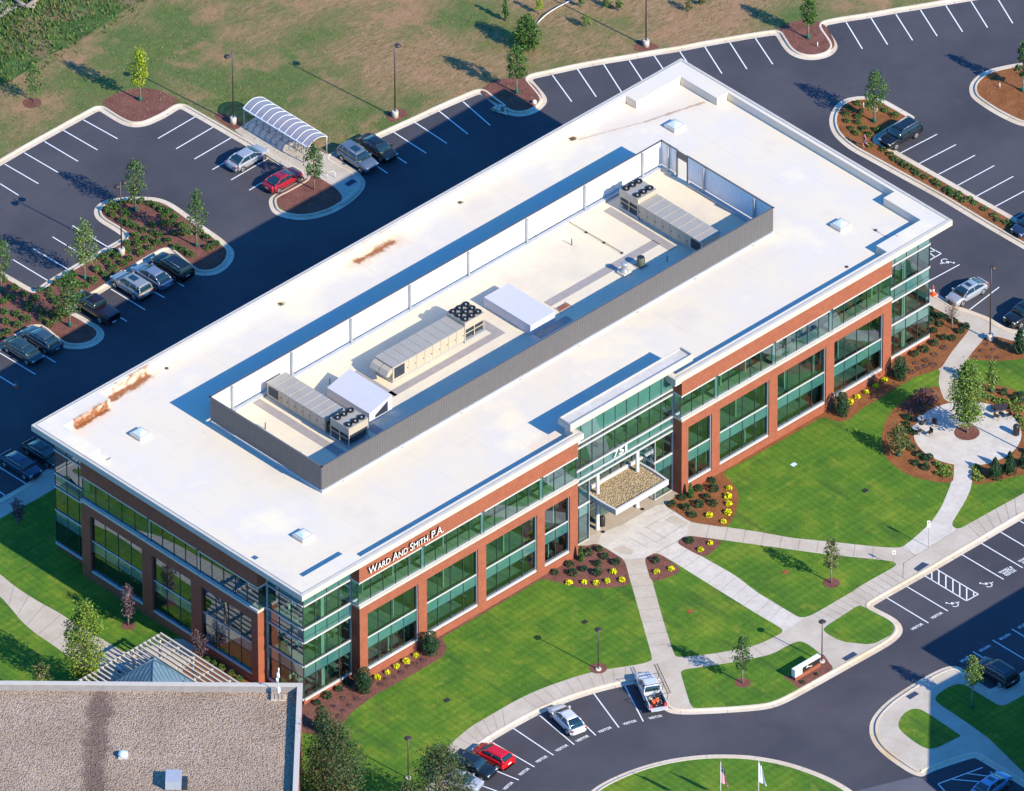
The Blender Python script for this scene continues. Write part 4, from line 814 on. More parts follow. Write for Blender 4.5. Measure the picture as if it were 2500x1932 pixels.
for r, x, y in [(7, 658, 500), (7, 1440, 640), (12, 160, 330), (6, 690, 1650)]:
    p = P(r, x, y, DK); q = MB(); q.tube(p, p+Vector((0, 0, .8)), .05, .05, 'dark', 8); q.build('vent_pipe', bld)
for r, x, y in [(6, 290, 985), (6, 1755, 152), (5, 1368, 1512), (3, 655, 1140), (8, 968, 380), (8, 730, 680), (8, 940, 638), (12, 895, 575)]:
    p = P(r, x, y, DK); q = MB(); q.lathe(p, [(.18, 0), (.17, .08), (.08, .13)], 'bronze', 10); q.build('roof_drain', bld)
for r, x, y in [(11, 890, 575)]:
    p = P(r, x, y, DK); q = MB(); q.box(p.x-.3, p.x+.3, p.y-.02, p.y+.02, DK, DK+.05, 'dark'); q.build('cable', bld)
# signs
M['letter_side'] = plain('letter_return', (.02, .02, .03), .5, var=0)
vv, ff, x = [], [], 0.0
for tx, hh, gap in [('W', 1, .0), ('ARD', .80, .0), ('A', 1, .34), ('ND', .80, .0), ('S', 1, .34), ('MITH,', .80, .0), ('P.A.', 1, .30)]:
    me = text_mesh(tx, 'sign_lettering', 'white', size=hh*1.4, depth=.08, off=.003); x += gap*(1 if gap else 0)
    xs = [v.co.x for v in me.vertices]; x0, x1 = min(xs), max(xs); k = len(vv)
    vv += [(v.co.x-x0+x, v.co.y, v.co.z) for v in me.vertices]; ff += [tuple(k+q for q in p_.vertices) for p_ in me.polygons]; x += x1-x0+.09
me = bpy.data.meshes.new('sign_lettering'); me.from_pydata(vv, [], ff); me.materials.append(M['white']); me.materials.append(M['letter_side']); me.update()
for p_ in me.polygons: p_.material_index = 0 if p_.normal.z > .5 else 1
sc_ = (19.1-8.95)/x
for v in me.vertices: v.co = Vector((8.95+v.co.x*sc_, .10-v.co.z, 12.93+v.co.y*.92))
me.update()
o = bpy.data.objects.new('sign_lettering', me); COL.objects.link(o); o.parent = bld; o['label'] = 'white capitals reading WARD AND SMITH, P.A.'
for ch, x0, x1 in (('7', 43.46, 44.08), ('5', 44.24, 44.86), ('1', 45.06, 45.32)):
    me = text_mesh(ch, 'sign_numeral', 'white', depth=.05); fit_text(me, Vector((x0, 1.36, 8.52)), Vector((x1, 1.36, 8.52)), Vector((0, 0, 1)), .80)
    o = bpy.data.objects.new('sign_numeral', me); COL.objects.link(o); o.parent = bld; o['label'] = 'white numeral %s above the entrance' % ch
# interior: floors, ceilings, partitions, desks
fl = MB()
for zt, zb in ((.2, -.1), (4.55, 3.6), (8.98, 8.0)):
    rects = [(2, 87.3, 3.5, 36.8), (2, 40.1, 2.0, 3.5), (49.5, 87.3, 2.0, 3.5), (9, 37.3, .95, 2), (52.1, 81, .95, 2), (.95, 2, 7.7, 30.9)]
    if zb > 7: rects.append((40.1, 49.5, 2.0, 3.5))
    for x0, x1, y0, y1 in rects:
        fl.box(x0, x1, y0, y1, zb, zt-.02, 'inwall'); fl.box(x0, x1, y0, y1, zt-.018, zt, 'carpet')
fl.build('floor', bld)
cl = MB(); cl.box(2, 87.3, 2, 36.8, 12.5, 12.6, 'inwall'); cl.box(9, 37.3, .9, 1.997, 12.5, 12.6, 'inwall'); cl.box(52.1, 81, .9, 1.997, 12.5, 12.6, 'inwall'); cl.build('ceiling', bld)
pt = MB(); ds = MB()
for z, zt in ((.2, 3.6), (4.55, 8.0), (8.98, 12.5)):
    pt.box(3, 86, 6.8, 6.95, z, zt, 'inwall'); pt.box(7.0, 7.15, 8, 36, z, zt, 'inwall')
    x = 9.5
    while x < 80:
        if not 38 < x < 51 and random.random() < .7: pt.box(x, x+.12, 1.6, 6.8, z, zt, 'inwall')
        x += random.choice((3.4, 4.1, 6.8))
    for x in range(0, 42):
        px = 3+x*2
        if 38 < px < 50 and z < 8: continue
        if random.random() < .6: ds.box(px, px+1.5, 3.0, 3.8, z+.68, z+.74, 'desk'); ds.box(px, px+.04, 3, 3.8, z, z+.68, 'desk'); ds.box(px+.4, px+.9, 4.1, 4.6, z, z+.9, 'dark')
        if random.random() < .3: ds.box(px, px+1.9, 5.2, 5.25, z, z+1.4, 'inwall')
    for y in range(0, 14):
        if random.random() < .5: ds.box(3.0, 3.8, 3+y*2.3, 4.4+y*2.3, z+.68, z+.74, 'desk')
pt.build('partition', bld); ds.build('furniture', bld)
for x in (16.4, 24.5, 32.5, 56.5, 64.6, 72.5, 4.5, 84.5):
    c = MB(); c.box(x-.25, x+.25, 1.9, 2.4, .2, 12.5, 'inwall'); c.build('interior_column', bld)
# ------------------------------------------------------------------ ROOFTOP MACHINES
def hvac(name, O, a, Lb, hb, fans, label, hood=False, gap=0):
    O = Vector((*O, DK)); A = Vector((*a, 0)); V = Vector((-A.y, A.x, 0)); root = empty(name, O, 0, label, 'rooftop unit', 'rooftop air handling units inside the screen')
    Z = Vector((0, 0, 0))
    def mb(): return MB(Z, A, V)
    b = mb(); b.box(-.1, 2.75, -1.4, 1.4, .02, .3, 'galv')
    b.box(0, 2.65, -1.32, 1.32, 1.55, 2.4, 'beige')
    for u in (0, 1.3, 2.55):
        for v in (-1.32, 1.22): b.box(u, u+.1, v, v+.1, .3, 1.55, 'beige')
    b.box(0, 2.65, -1.3, -1.26, 1.0, 1.1, 'beige'); b.box(0, 2.65, 1.26, 1.3, 1.0, 1.1, 'beige')
    b.box(-.0, 2.65, -1.32, 1.32, 2.403, 2.43, 'beige_top')
    b.build('condenser_cabinet', root)
    c = mb(); c.box(.12, 2.5, -1.18, -1.02, .45, 1.55, 'coil'); c.box(.12, 2.5, 1.02, 1.18, .45, 1.55, 'coil'); c.box(.1, .22, -1, 1, .45, 1.55, 'coil'); c.box(.4, 2.2, -.7, .7, .3, 1.2, 'dark')

    c.build('coil', root)
    for i in range(fans[0]):
        for j in range(fans[1]):
            u = 2.65*(i+.5)/fans[0]; v = -1.3+2.6*(j+.5)/fans[1]
            if fans == (2, 3): u = .5 if i == 0 else 2.1
            p = A*u+V*v+Vector((0, 0, 2.43)); r = .34
            f = MB(); f.tube(p, p+Vector((0, 0, .16)), r+.04, r+.03, 'dark', 20, False); f.tube(p+Vector((0, 0, .0)), p+Vector((0, 0, .02)), r, r, 'dark', 20)
            fo_ = f.build('fan', root)
            h = MB(); h.tube(p+Vector((0, 0, .02)), p+Vector((0, 0, .13)), .10, .09, 'galv', 12)
            for q in range(4):
                an = q*math.pi/2+.4; d1 = Vector((math.cos(an), math.sin(an), 0)); d2 = Vector((-d1.y, d1.x, 0))
                h.face([p+d1*.08-d2*.05+Vector((0, 0, .06)), p+d1*(r-.03)-d2*.12+Vector((0, 0, .05)), p+d1*(r-.03)+d2*.10+Vector((0, 0, .12)), p+d1*.08+d2*.05+Vector((0, 0, .1))], 'coil')
            h.build('fan_blades', fo_)
    b = mb(); u0 = 2.65+gap; b.box(u0, u0+Lb, -1.25, 1.25, .3, hb, 'beige'); b.box(u0-.05, u0+Lb+.05, -1.31, 1.31, hb, hb+.06, 'beige_top')
    b.box(u0, u0+Lb, -1.2, 1.2, .02, .3, 'galv')
    if gap: b.box(2.65, u0, -1.0, 1.0, .3, hb-.5, 'dark')
    n = int(Lb/1.02)
    for i in range(n+1):
        u = u0+Lb*i/n; b.box(u-.02, u+.02, -1.325, 1.325, hb+.061, hb+.10, 'beige'); 
        if 0 < i < n: b.box(u-.015, u+.015, -1.262, 1.262, .32, hb-.02, 'joint')
    for s in (-1, 1):
        for i in range(n): b.box(u0+Lb*(i+.15)/n, u0+Lb*(i+.2)/n, s*1.25-.04, s*1.25+.04, .9, 1.05, 'dark')
    b.box(u0+Lb-1.6, u0+Lb-.2, -1.27, 1.27, .5, hb-.2, 'coil')
    b.build('air_handler_cabinet', root)
    if hood:
        h = mb(); e = u0+Lb
        for v0, v1 in ((-1.2, -.05), (.05, 1.2)):
            A0 = [(e, hb-.05), (e+.55, hb-.25), (e+.85, hb-.75), (e+.45, hb-.95), (e, hb-.6)]
            for (p, q) in zip(A0, A0[1:]):
                h.face([h.T(p[0], v0, p[1]), h.T(q[0], v0, q[1]), h.T(q[0], v1, q[1]), h.T(p[0], v1, p[1])], 'beige')
            for v in (v0, v1): h.face([h.T(p[0], v, p[1]) for p in A0], 'beige')
        h.build('intake_hood', root)
    return root
hvac('rooftop_unit', (69.1, 25.55), (0, -1), 9.1, 1.8, (2, 3), 'tan rooftop air unit nearest the open gate of the roof screen')
hvac('rooftop_unit', (43.6, 21.2), (-1, 0), 9.8, 1.95, (3, 3), 'tan rooftop air unit with nine fans and curved intake hoods, middle of the roof', True)
hvac('rooftop_unit', (21.95, 15.15), (0, 1), 8.3, 1.75, (2, 3), 'tan rooftop air unit in the screen corner above the lettered facade', False, .85)
p = P(7, 1090, 735, DK); f = MB(); f.box(p.x-.5, p.x+.5, p.y-.5, p.y+.5, DK, DK+.3, 'roof'); f.lathe((p.x, p.y, DK+.3), [(.42, 0), (.42, .12), (.30, .2), (.30, .75), (.36, .85), (.36, 1.0), (.22, 1.05)], 'galv', 18)
tag(f.build('exhaust_fan'), 'shiny round exhaust fan on a white curb beside the green condenser', 'exhaust fan')
p = P(7, 1225, 670, DK)
f = MB(); f.box(p.x-.55, p.x+.55, p.y-.55, p.y+.55, DK, DK+.06, 'mat'); f.lathe((p.x, p.y, DK+.06), [(.40, 0), (.42, .05), (.42, .95), (.38, 1.02)], 'cond', 8)
M['cond'] = plain('condenser_green', (.10, .115, .09), .6, var=.15, vsc=6)
rt_ = empty('heat_pump', (0, 0, 0), 0, 'small grey green condenser with a round fan on top', 'condenser'); f.build('cabinet', rt_)
f = MB(); f.tube((p.x, p.y, DK+1.083), (p.x, p.y, DK+1.10), .33, .33, 'dark', 20); f.build('fan_grille', rt_)
p = P(7, 600, 1010, DK); f = MB()
for i in range(5): f.box(p.x-.9+.02*i, p.x+.5, p.y-.3+i*.13, p.y-.24+i*.13, DK+.12, DK+.17, 'rackred')
f.box(p.x-.9, p.x-.8, p.y-.5, p.y+.5, DK, DK+.12, 'trim'); f.box(p.x+.55, p.x+.65, p.y-.5, p.y+.5, DK, DK+.12, 'trim')
M['rackred'] = plain('rack_red', (.25, .08, .05), .6, var=.2)
tag(f.build('pallet'), 'low red slatted pallet on the roof next to the white penthouse', 'pallet')
# ------------------------------------------------------------------ NEIGHBOURING BUILDINGS
fb = empty('neighbour_building', P(16, 458, 803, 9) - Vector((0, 0, 9)), 0, 'tan gravel roofed brick building in the bottom left foreground', 'building')
FU, FV = Vector((-.709, .705, 0)), Vector((-.705, -.709, 0))
b = MB((0, 0, 0), FU, FV); b.box(.0, 40, .0, 40, 0, 8.15, 'brick'); b.build('wall', fb)
b = MB((0, 0, 0), FU, FV); b.box(.46, 39.5, .46, 39.5, 8.153, 8.3, 'gravel'); b.build('roof', fb)
b = MB((0, 0, 0), FU, FV)
for a0, a1, b0, b1 in [(-.06, 40, -.06, .46), (-.06, .46, .46, 40), (39.5, 40, .46, 40)]: b.box(a0, a1, b0, b1, 8.154, 9.0, 'parapet'); 
for a0, a1, b0, b1 in [(-.12, 40.1, -.12, .42), (-.12, .42, .42, 40.1)]: b.box(a0, a1, b0, b1, 9.003, 9.07, 'cap')
M['parapet'] = plain('parapet_membrane', (.30, .27, .26), .8); M['cap'] = plain('metal_cap', (.55, .49, .42), .5, var=.05)
b.build('parapet', fb)
def fbox(p, a, b_, z0, z1, m, mbx=None):
    mbx = mbx or MB((p.x, p.y, 0), FU, FV); mbx.box(-a/2, a/2, -b_/2, b_/2, z0, z1, m); return mbx
p = P(15, 1010, 1395, 8.3); q = fbox(p, .9, .9, 8.3, 8.5, 'alu'); q.lathe((p.x, p.y, 8.5), [(.50, 0), (.52, .1), (.42, .28), (.2, .38)], 'acrylic', 20); tag(q.build('roof_vent'), 'small round white mushroom vent on the gravel roof', 'roof vent')
p = P(15, 1425, 1625, 8.3); q = fbox(p, 1.55, 2.0, 8.42, 9.35, 'acrgrey'); fbox(p, 1.3, 1.7, 8.3, 8.42, 'dark', q)
M['acrgrey'] = plain('grey_enamel', (.36, .38, .44), .45, var=.05)
rt_ = empty('air_conditioner', (0, 0, 0), 0, 'boxy grey air conditioner on the gravel roof', 'air conditioner'); q.build('cabinet', rt_)
q = MB((p.x, p.y, 0), FU, FV); q.box(-1.35, -.8, -.7, -.1, 8.3, 8.8, 'coil'); q.box(-1.35, -.8, .2, .9, 8.3, 8.85, 'coil'); q.build('duct', rt_)
p = P(16, 268, 915, 8.3); rt_ = empty('camera_mast', (p.x, p.y, 8.3), 0, 'white camera mast standing on ballast blocks at the gravel roof corner', 'camera mast')
q = MB((0, 0, 0), FU, FV)
for i in (-1, 1): q.box(i*.38-.34, i*.38+.34, -.35, .45, 0, .1, 'alu')
q.build('ballast_tray', rt_)
q = MB((0, 0, 0), FU, FV)
for i in range(4):
    for j in range(2): q.box(-.66+i*.36, -.38+i*.36, -.25+j*.38, .05+j*.38, .1, .3, 'conc_tan')
q.build('ballast_block', rt_)
q = MB(); q.tube((0, 0, .1), (0, 0, 3.2), .04, .04, 'alu'); q.build('pole', rt_)
q = MB(); q.box(-.16, .16, -.12, .12, .7, 1.3, 'white'); q.build('control_box', rt_)
q = MB(); q.tube((.0, 0, 2.5), (0, 0, 3.05), .17, .13, 'white', 12); q.tube((.08, 0, 3.1), (.08, 0, 3.6), .07, .07, 'white', 10); q.tube((-.16, 0, 2.1), (-.16, 0, 2.5), .11, .11, 'white', 10); q.build('camera_housing', rt_)
# office block whose shadow falls across the lower right; it stands outside the picture
sh = [Vector(v) for v in ((51.36, -33.8, 0), (51.36, -39.1, 0), (47.3, -38.9, 0), (36.6, -49.3, 0), (33, -70, 0), (170, -90, 0), (170, -33.8, 0))]
hb_ = 13.2; dsp = Vector((-.139*hb_, 1.594*hb_, 0)); fp = [v-dsp for v in sh]
ob = empty('office_building', (0, 0, 0), 0, 'white roofed office block past the lower right corner of the photo, casting the big shadow', 'office building')
sheet('roof', fp, hb_, 'roof', None, ob, .5)
b = MB()
for z0, z1, m in [(0, 1, 'brick'), (1, 3.5, 'glass2'), (3.5, 5, 'brick'), (5, 7.7, 'glass2'), (7.7, 9, 'brick'), (9, 11.7, 'glass2'), (11.7, hb_-.5, 'brick')]:
    for i in range(len(fp)): a, c = fp[i-1], fp[i]; b.face([Vector((a.x, a.y, z0)), Vector((c.x, c.y, z0)), Vector((c.x, c.y, z1)), Vector((a.x, a.y, z1))], m)
M['glass2'] = plain('dark_window', (.03, .06, .06), .08, var=.1, vsc=.3, spec=.9)
b.build('wall', ob)
# ------------------------------------------------------------------ PERGOLA, GAZEBO, BIKE SHELTER
pg = empty('pergola', (0, 0, 0), 0, 'white slatted pergola over the patio beside the brick end wall', 'pergola')
yA, xA, xB = 16.75, -14.2, -3.5; zt_ = 3.2
b = MB(); n = 24
for i in range(n+1):
    x = xA-3+(xB-xA+3)*i/n; b.box(x-.095, x+.095, 2.6 if x > -9 else 7.5-(-9-x)*.0, yA-.08, zt_, zt_+.18, 'trim')
b.build('slat', pg)
for y in (yA, 13.9, 11.7, 9.05, 6.5, 4.2):
    q = MB(); q.box(xA-3.2, xB+.15, y-.08, y+.08, zt_-.2, zt_-.004, 'trim'); q.build('beam', pg)
for x in (xA-.5, -11, -7.3, xB-.3):
    for y in (yA-.3, 11.7, 6.8):
        q = MB(); q.box(x-.1, x+.1, y-.1, y+.1, .13, zt_-.21, 'trim'); q.build('post', pg)
ap = P(15, 1255, 600, 6.3); gz = empty('gazebo', (ap.x, ap.y, 0), 0, 'gazebo with a blue green ribbed metal hip roof under the pergola', 'gazebo')
b = MB(); e = 2.9; zE = 3.45; cs_ = [(-e, -e), (e, -e), (e, e), (-e, e)]
for i in range(4):
    a, c = cs_[i], cs_[(i+1) % 4]; b.face([Vector((*a, zE)), Vector((*c, zE)), Vector((0, 0, 6.3))], 'blueroof')
b.box(-e-.05, e+.05, -e-.05, e+.05, zE-.15, zE-.005, 'blueroof')
ro = b.build('roof', gz); b = MB()
for i in range(4):
    a, c = Vector((*cs_[i], zE)), Vector((*cs_[(i+1) % 4], zE)); top = Vector((0, 0, 6.3)); m_ = (a+c)/2; inn = (top-m_)
    for k in range(0, 15):
        f = k/14; s0 = a.lerp(c, f); t = 1-abs(2*f-1); s1 = s0+inn*t
        if t > .02: b.tube(s0+Vector((0, 0, .03)), s1+Vector((0, 0, .03)), .028, .028, 'blueroof', 4)
    b.tube(a+Vector((0, 0, .03)), top+Vector((0, 0, .03)), .05, .05, 'blueroof', 5)
b.build('standing_seam', ro)
for x in (-2.5, 2.5):
    for y in (-2.5, 2.5): q = MB(); q.box(x-.12, x+.12, y-.12, y+.12, .13, zE-.15, 'white'); q.build('post', gz)
A0, A1 = P('g', 260, 640, .14), P('g', 1730, 1130, .14)
sy0, sx0 = A0.y+.1, P('g', 825, 985, .14).x; sy1 = A1.y-.1; sx1 = sx0+2.75
bs = empty('bike_shelter', (0, 0, 0), 0, 'arched translucent bike shelter on the rear pavement', 'bike shelter')
b = MB(); ns_ = 12
def arc(t): return sx0+(sx1-sx0)*t, 2.30+.5*math.sin(math.pi*t)
ylo, yhi = min(sy0, sy1), max(sy0, sy1)
for i in range(ns_):
    (x0, z0), (x1, z1) = arc(i/ns_), arc((i+1)/ns_); b.face([Vector((x0, ylo, z0)), Vector((x1, ylo, z1)), Vector((x1, yhi, z1)), Vector((x0, yhi, z0))], 'poly', True)
M['poly'] = m_poly()
b.build('roof_sheet', bs)
for k in range(12):
    y = ylo+(yhi-ylo)*k/11; q = MB()
    for i in range(ns_):
        (x0, z0), (x1, z1) = arc(i/ns_), arc((i+1)/ns_); q.tube((x0, y, z0+.02), (x1, y, z1+.02), .04, .04, 'white', 5)
    q.build('roof_rib', bs)
q = MB(); q.box(sx0-.05, sx0+.05, ylo, yhi, 2.2, 2.34, 'white'); q.box(sx1-.05, sx1+.05, ylo, yhi, 2.2, 2.34, 'white'); q.build('beam', bs)
for x, y in [(sx0, yhi-.1), (sx0, (ylo+yhi)/2), (sx0, ylo+.6), (sx1, yhi-.1), (sx1, (ylo+yhi)/2), (sx1, ylo+.1)]:
    q = MB(); q.tube((x, y, .14), (x, y, 2.25), .06, .06, 'galv', 8); q.build('post', bs)
def hoop(name, p, rz, m, label, h=.85, w=.7, group=None):
    q = MB(); c, s = math.cos(rz)*w/2, math.sin(rz)*w/2; pts = [Vector((-c, -s, 0)), Vector((-c, -s, h*.65))]
    for i in range(1, 8): t = math.pi*i/8; pts.append(Vector((-c*math.cos(t), -s*math.cos(t), h*.65+h*.35*math.sin(t))))
    pts += [Vector((c, s, h*.65)), Vector((c, s, 0))]
    for a, b2 in zip(pts, pts[1:]): q.tube(a, b2, .03, .03, m, 6)
    o = q.build(name); o.location = p; tag(o, label, 'bike rack', group); return o
for i in range(9): hoop('bike_rack', Vector((sx0+1.5, yhi-.9-i*.95, .15)), R(0), 'dark', 'black hoop bike rack, %s from the upper left end of the shelter' % ['first', 'second', 'third', 'fourth', 'fifth', 'sixth', 'seventh', 'eighth', 'ninth'][i], .9, .9, 'bike racks under the shelter')
hoop('bike_rack', P('g', 1815, 1560, .15), R(-40), 'white', 'single white bike hoop near the dark tactile pad', .8, .8)
bp_ = P('g', 1250, 1040, .15); bk = empty('bicycle', bp_, R(10), 'dark bicycle parked by the last hoop of the shelter', 'bicycle')
for x in (-.5, .5):
    q = MB(); n = 16
    for i in range(n):
        a, c = 2*math.pi*i/n, 2*math.pi*(i+1)/n; q.tube((x+.33*math.cos(a), 0, .34+.33*math.sin(a)), (x+.33*math.cos(c), 0, .34+.33*math.sin(c)), .022, .022, 'tyre', 5)
    q.build('wheel', bk)
q = MB()
for a, c in [((-.5, 0, .34), (-.15, 0, .36)), ((-.15, 0, .36), (.35, 0, .8)), ((-.22, 0, .85), (.35, 0, .82)), ((-.5, 0, .34), (-.22, 0, .85)), ((-.15, 0, .36), (-.25, 0, .95)), ((.5, 0, .34), (.33, 0, .95)), ((.33, -.25, .98), (.33, .25, .98))]: q.tube(a, c, .02, .02, 'dark', 6)
q.build('frame', bk); q = MB(); q.box(-.37, -.13, -.06, .06, .94, 1.0, 'dark'); q.build('saddle', bk)
# ------------------------------------------------------------------ LAMPS, SIGNS, SMALL FURNITURE
def tall_lamp(p, heads, label, h=9.1, base=True):
    r = empty('street_lamp', (p.x, p.y, S), 0, label, 'street lamp', 'tall parking lot lamps')
    if base: q = MB(); q.lathe((0, 0, -.1), [(.34, 0), (.34, .82), (.31, .86)], 'conc_white', 20); q.build('concrete_base', r)
    q = MB(); q.tube((0, 0, .1), (0, 0, h), .085, .06, 'bronze', 10); q.build('pole', r)
    for dx, dy in heads:
        q = MB(); q.tube((0, 0, h-.35), (dx*.5, dy*.5, h-.3), .03, .03, 'bronze', 6); q.build('arm', r)
        q = MB(); q.lathe((dx*.75, dy*.75, h-.45), [(.34, 0), (.36, .06), (.26, .2), (.1, .28)], 'bronze', 18); q.build('lamp_head', r)
    return r
tall_lamp(P(1, 1915, 1010, .14), [(-1, 0)], 'tall black lamp on a concrete base left of the bike shelter')
tall_lamp(P(2, 1225, 960, .14), [(.6, 0)], 'tall black lamp on a white base between shelter and back kerb corner')
tall_lamp(P(3, 1268, 378, .14), [(1, 0), (-1, 0)], 'tall black lamp whose head is cut off by the top edge')
tall_lamp(P(5, 998, 575, .14), [(-.6, 0), (.7, 0)], 'tall twin headed lamp in the shrub island behind parked cars', base=True)
tall_lamp(P(8, 1905, 1280, .14), [(.6, .2)], 'tall slim lamp beside the curving walk at the right end of the building')
tall_lamp(P('b', 2290, 1235, .14), [(.6, .2)], 'tall lamp just past the right edge, its shadow crossing the round plaza', h=6)
def post_lamp(p, label):
    r = empty('post_lamp', (p.x, p.y, S), 0, label, 'lamp', 'short post top lamps on the front lawn')
    q = MB(); q.lathe((0, 0, -.05), [(.30, 0), (.30, .18), (.25, .2)], 'conc_white', 20); q.build('concrete_base', r)
    q = MB(); q.tube((0, 0, .1), (0, 0, 4.85), .065, .05, 'bronze', 10); q.build('pole', r)
    q = MB(); q.lathe((0, 0, 4.75), [(.05, 0), (.18, .08), (.37, .16), (.37, .2), (.2, .27), (.05, .3)], 'bronze', 24); q.build('lamp_head', r)
post_lamp(P(17, 876, 682, S), 'short black lamp in a mulch ring above the white pickup truck'); post_lamp(P(18, 526, 618, S), 'short black lamp behind the white monument sign'); post_lamp(P(16, 1333, 1575, S), 'short black lamp near the big trees at the bottom of the lawn')
def sign(p, h, label, two):
    r = empty('parking_sign', (p.x, p.y, S), R(-43.8), label, 'sign'); q = MB(); q.tube((0, 0, 0), (0, 0, h), .028, .028, 'galv', 6); q.build('post', r)
    q = MB(); q.box(-.16, .16, -.035, -.03, h-.5, h, 'white'); 
    if two: q.box(-.16, .16, -.035, -.03, h-.86, h-.53, 'white')
    q.build('sign_panel', r)
    q = MB(); q.box(-.05, .05, -.041, -.036, h-.35, h-.2, 'dark'); q.build('symbol', r)
sign(P(14, 1400, 1297, S), 3.3, 'taller white parking sign where the plaza walk meets the sidewalk', True); sign(P(14, 1117, 1455, S), 2.0, 'shorter white parking sign at the tip of the lawn walk', False)
a, c = P(18, 300, 768, S), P(18, 505, 648, S); ms = empty('monument_sign', (a.x, a.y, S), math.atan2((c-a).y, (c-a).x), 'low white and brick monument sign with a dark panel beside the drive', 'sign'); Ls = (c-a).length
q = MB(); q.box(-.05, Ls, -.22, .25, 0, .42, 'brick'); q.build('brick_base', ms); q = MB(); q.box(-.1, .9, -.2, .3, .423, 1.15, 'white'); q.box(-.1, Ls, -.2, .3, 1.153, 1.3, 'white'); q.build('stone_surround', ms)
q = MB(); q.box(.903, Ls-.05, -.12, .2, .423, 1.15, 'dark'); q.build('sign_panel', ms)
q = MB(); q.box(1.5, 1.9, -.135, -.122, .75, .85, 'white'); q.box(1.6, 1.7, -.135, -.122, .85, .98, 'white'); q.box(1.95, 2.3, -.135, -.122, .62, .7, 'white'); q.build('logo', ms)
def bin_(name, p, r, h, label, m='dark'):
    q = MB(); q.lathe((0, 0, 0), [(r*.95, 0), (r, .1), (r, h*.85), (r*.8, h*.97), (r*.4, h)], m, 16); o = q.build(name); o.location = p; tag(o, label, 'litter bin'); return o
bin_('litter_bin', P('e', 660, 1115, .16), .28, 1.15, 'dark litter bin beside the white entrance column')
bin_('litter_bin', P('b', 2045, 880, .16), .33, 1.2, 'tall dark litter bin at the right side of the round plaza')
def cone(p, label, h=.75, s=1):
    q = MB(); q.box(-.2, .2, -.2, .2, 0, .04, 'orange'); q.lathe((0, 0, .04), [(.14, 0), (.09, .25)], 'orange', 12); q.lathe((0, 0, .29), [(.09, 0), (.065, .17)], 'white', 12); q.lathe((0, 0, .46), [(.065, 0), (.02, .3)], 'orange', 12); o = q.build('traffic_cone'); o.location = p; o.scale = (s, s, s); tag(o, label, 'traffic cone')
cone(P(8, 1440, 905, .15), 'tall orange and white traffic cone at the right end of the building', s=1.5); cone(P(5, 130, 1665, 0), 'small red traffic cone in the shade behind the building')
for r, x, y, l in [(4, 490, 388, 'short white marker post in the mulch peninsula below the back lot tree'), (4, 1985, 722, 'short white marker post in the island at the right edge'), (4, 868, 885, 'short white marker post left of the tree in the teardrop island'), (4, 978, 915, 'short white marker post behind the tree trunk of the teardrop island')]:
    p = P(r, x, y, S); q = MB(); q.tube((0, 0, 0), (0, 0, .6), .05, .05, 'white', 8); o = q.build('marker_post'); o.location = p; tag(o, l, 'post')
p = P(3, 352, 850, S); q = MB(); q.lathe((0, 0, 0), [(.22, 0), (.22, .3), (.1, .42)], 'white', 12); q.box(-.5, -.2, -.2, .2, 0, .1, 'orange'); o = q.build('utility_cover'); o.location = p; tag(o, 'white and orange cap in the mulch tip beside the back lot', 'utility cap')
for r, x, y, m, l in [(14, 880, 835, 'dark', 'dark square drain grate in the big right lawn'), (16, 1650, 935, 'dark', 'dark square drain grate low in the left lawn'), (17, 765, 293, 'dark', 'dark square drain grate near the lawn lamp'), (14, 228, 1503, 'brick', 'red square valve cover in the darker grass near the sapling'), (17, 1630, 208, 'brick', 'red square valve cover in the narrow lawn between walks'), (14, 295, 622, 'acrylic', 'pale rectangular cover in the upper right lawn')]:
    p = P(r, x, y, S); q = MB(); q.box(-.4, .4, -.32, .32, .03, .05, m); o = q.build('drain_cover'); o.location = p; o.scale = (.75, .75, 1); tag(o, l, 'drain cover')
for r, x, y in [('e', 672, 1228), ('e', 1372, 825)]:
    p = P(r, x, y, .16); q = MB(); q.lathe((0, 0, 0), [(.2, 0), (.2, .03)], 'dark', 14); o = q.build('floor_drain'); o.location = p; tag(o, 'round dark floor drain in the entrance paving, %s' % ('left of the canopy' if x < 1000 else 'right of the canopy'), 'floor drain')
# flags
def flag(T, h, label, us):
    d = ray(*T); t = (h-CZ)/d.z; top = Vector((CX+d.x*t, CY+d.y*t, h)); r = empty('flagpole', (top.x, top.y, S), 0, label, 'flag')
    q = MB(); q.tube((0, 0, -.1), (0, 0, h-S), .06, .035, 'alu', 8); q.lathe((0, 0, h-S), [(.03, 0), (.08, .06), (.03, .14)], 'galv', 10); q.build('pole', r)
    q = MB(); nx, nz = 13, 26; A = {}
    for i in range(nx+1):
        for j in range(nz+1):
            u, v = i/nx, j/nz; wv = math.sin(u*9+v*3)*.16*u; A[i, j] = Vector((.05+rt0.x*u*.75*(.35+.65*v)+fw.x*wv, rt0.y*u*.75*(.35+.65*v)+fw.y*wv, h-S-.15-2.3*v-u*.5))
    for i in range(nx):
        for j in range(nz):
            m = 'white'
            if us: m = 'navy' if j < nz*.42 and i < nx*.8 else ('red' if (i+(j//14)) % 2 else 'white')
            if us and m == 'navy' and (i*3+j*5) % 7 == 0: m = 'white'
            q.face([A[i, j], A[i+1, j], A[i+1, j+1], A[i, j+1]], m, True)
    q.build('flag_cloth', r)
M['navy'] = plain('navy_cloth', (.01, .02, .09), .7, var=0)
flag((17, 1880, 1445), 7.1, 'american flag hanging on its pole over the round island', True); flag((18, 8, 1440), 7.1, 'plain white flag hanging on the second pole of the round island', False)
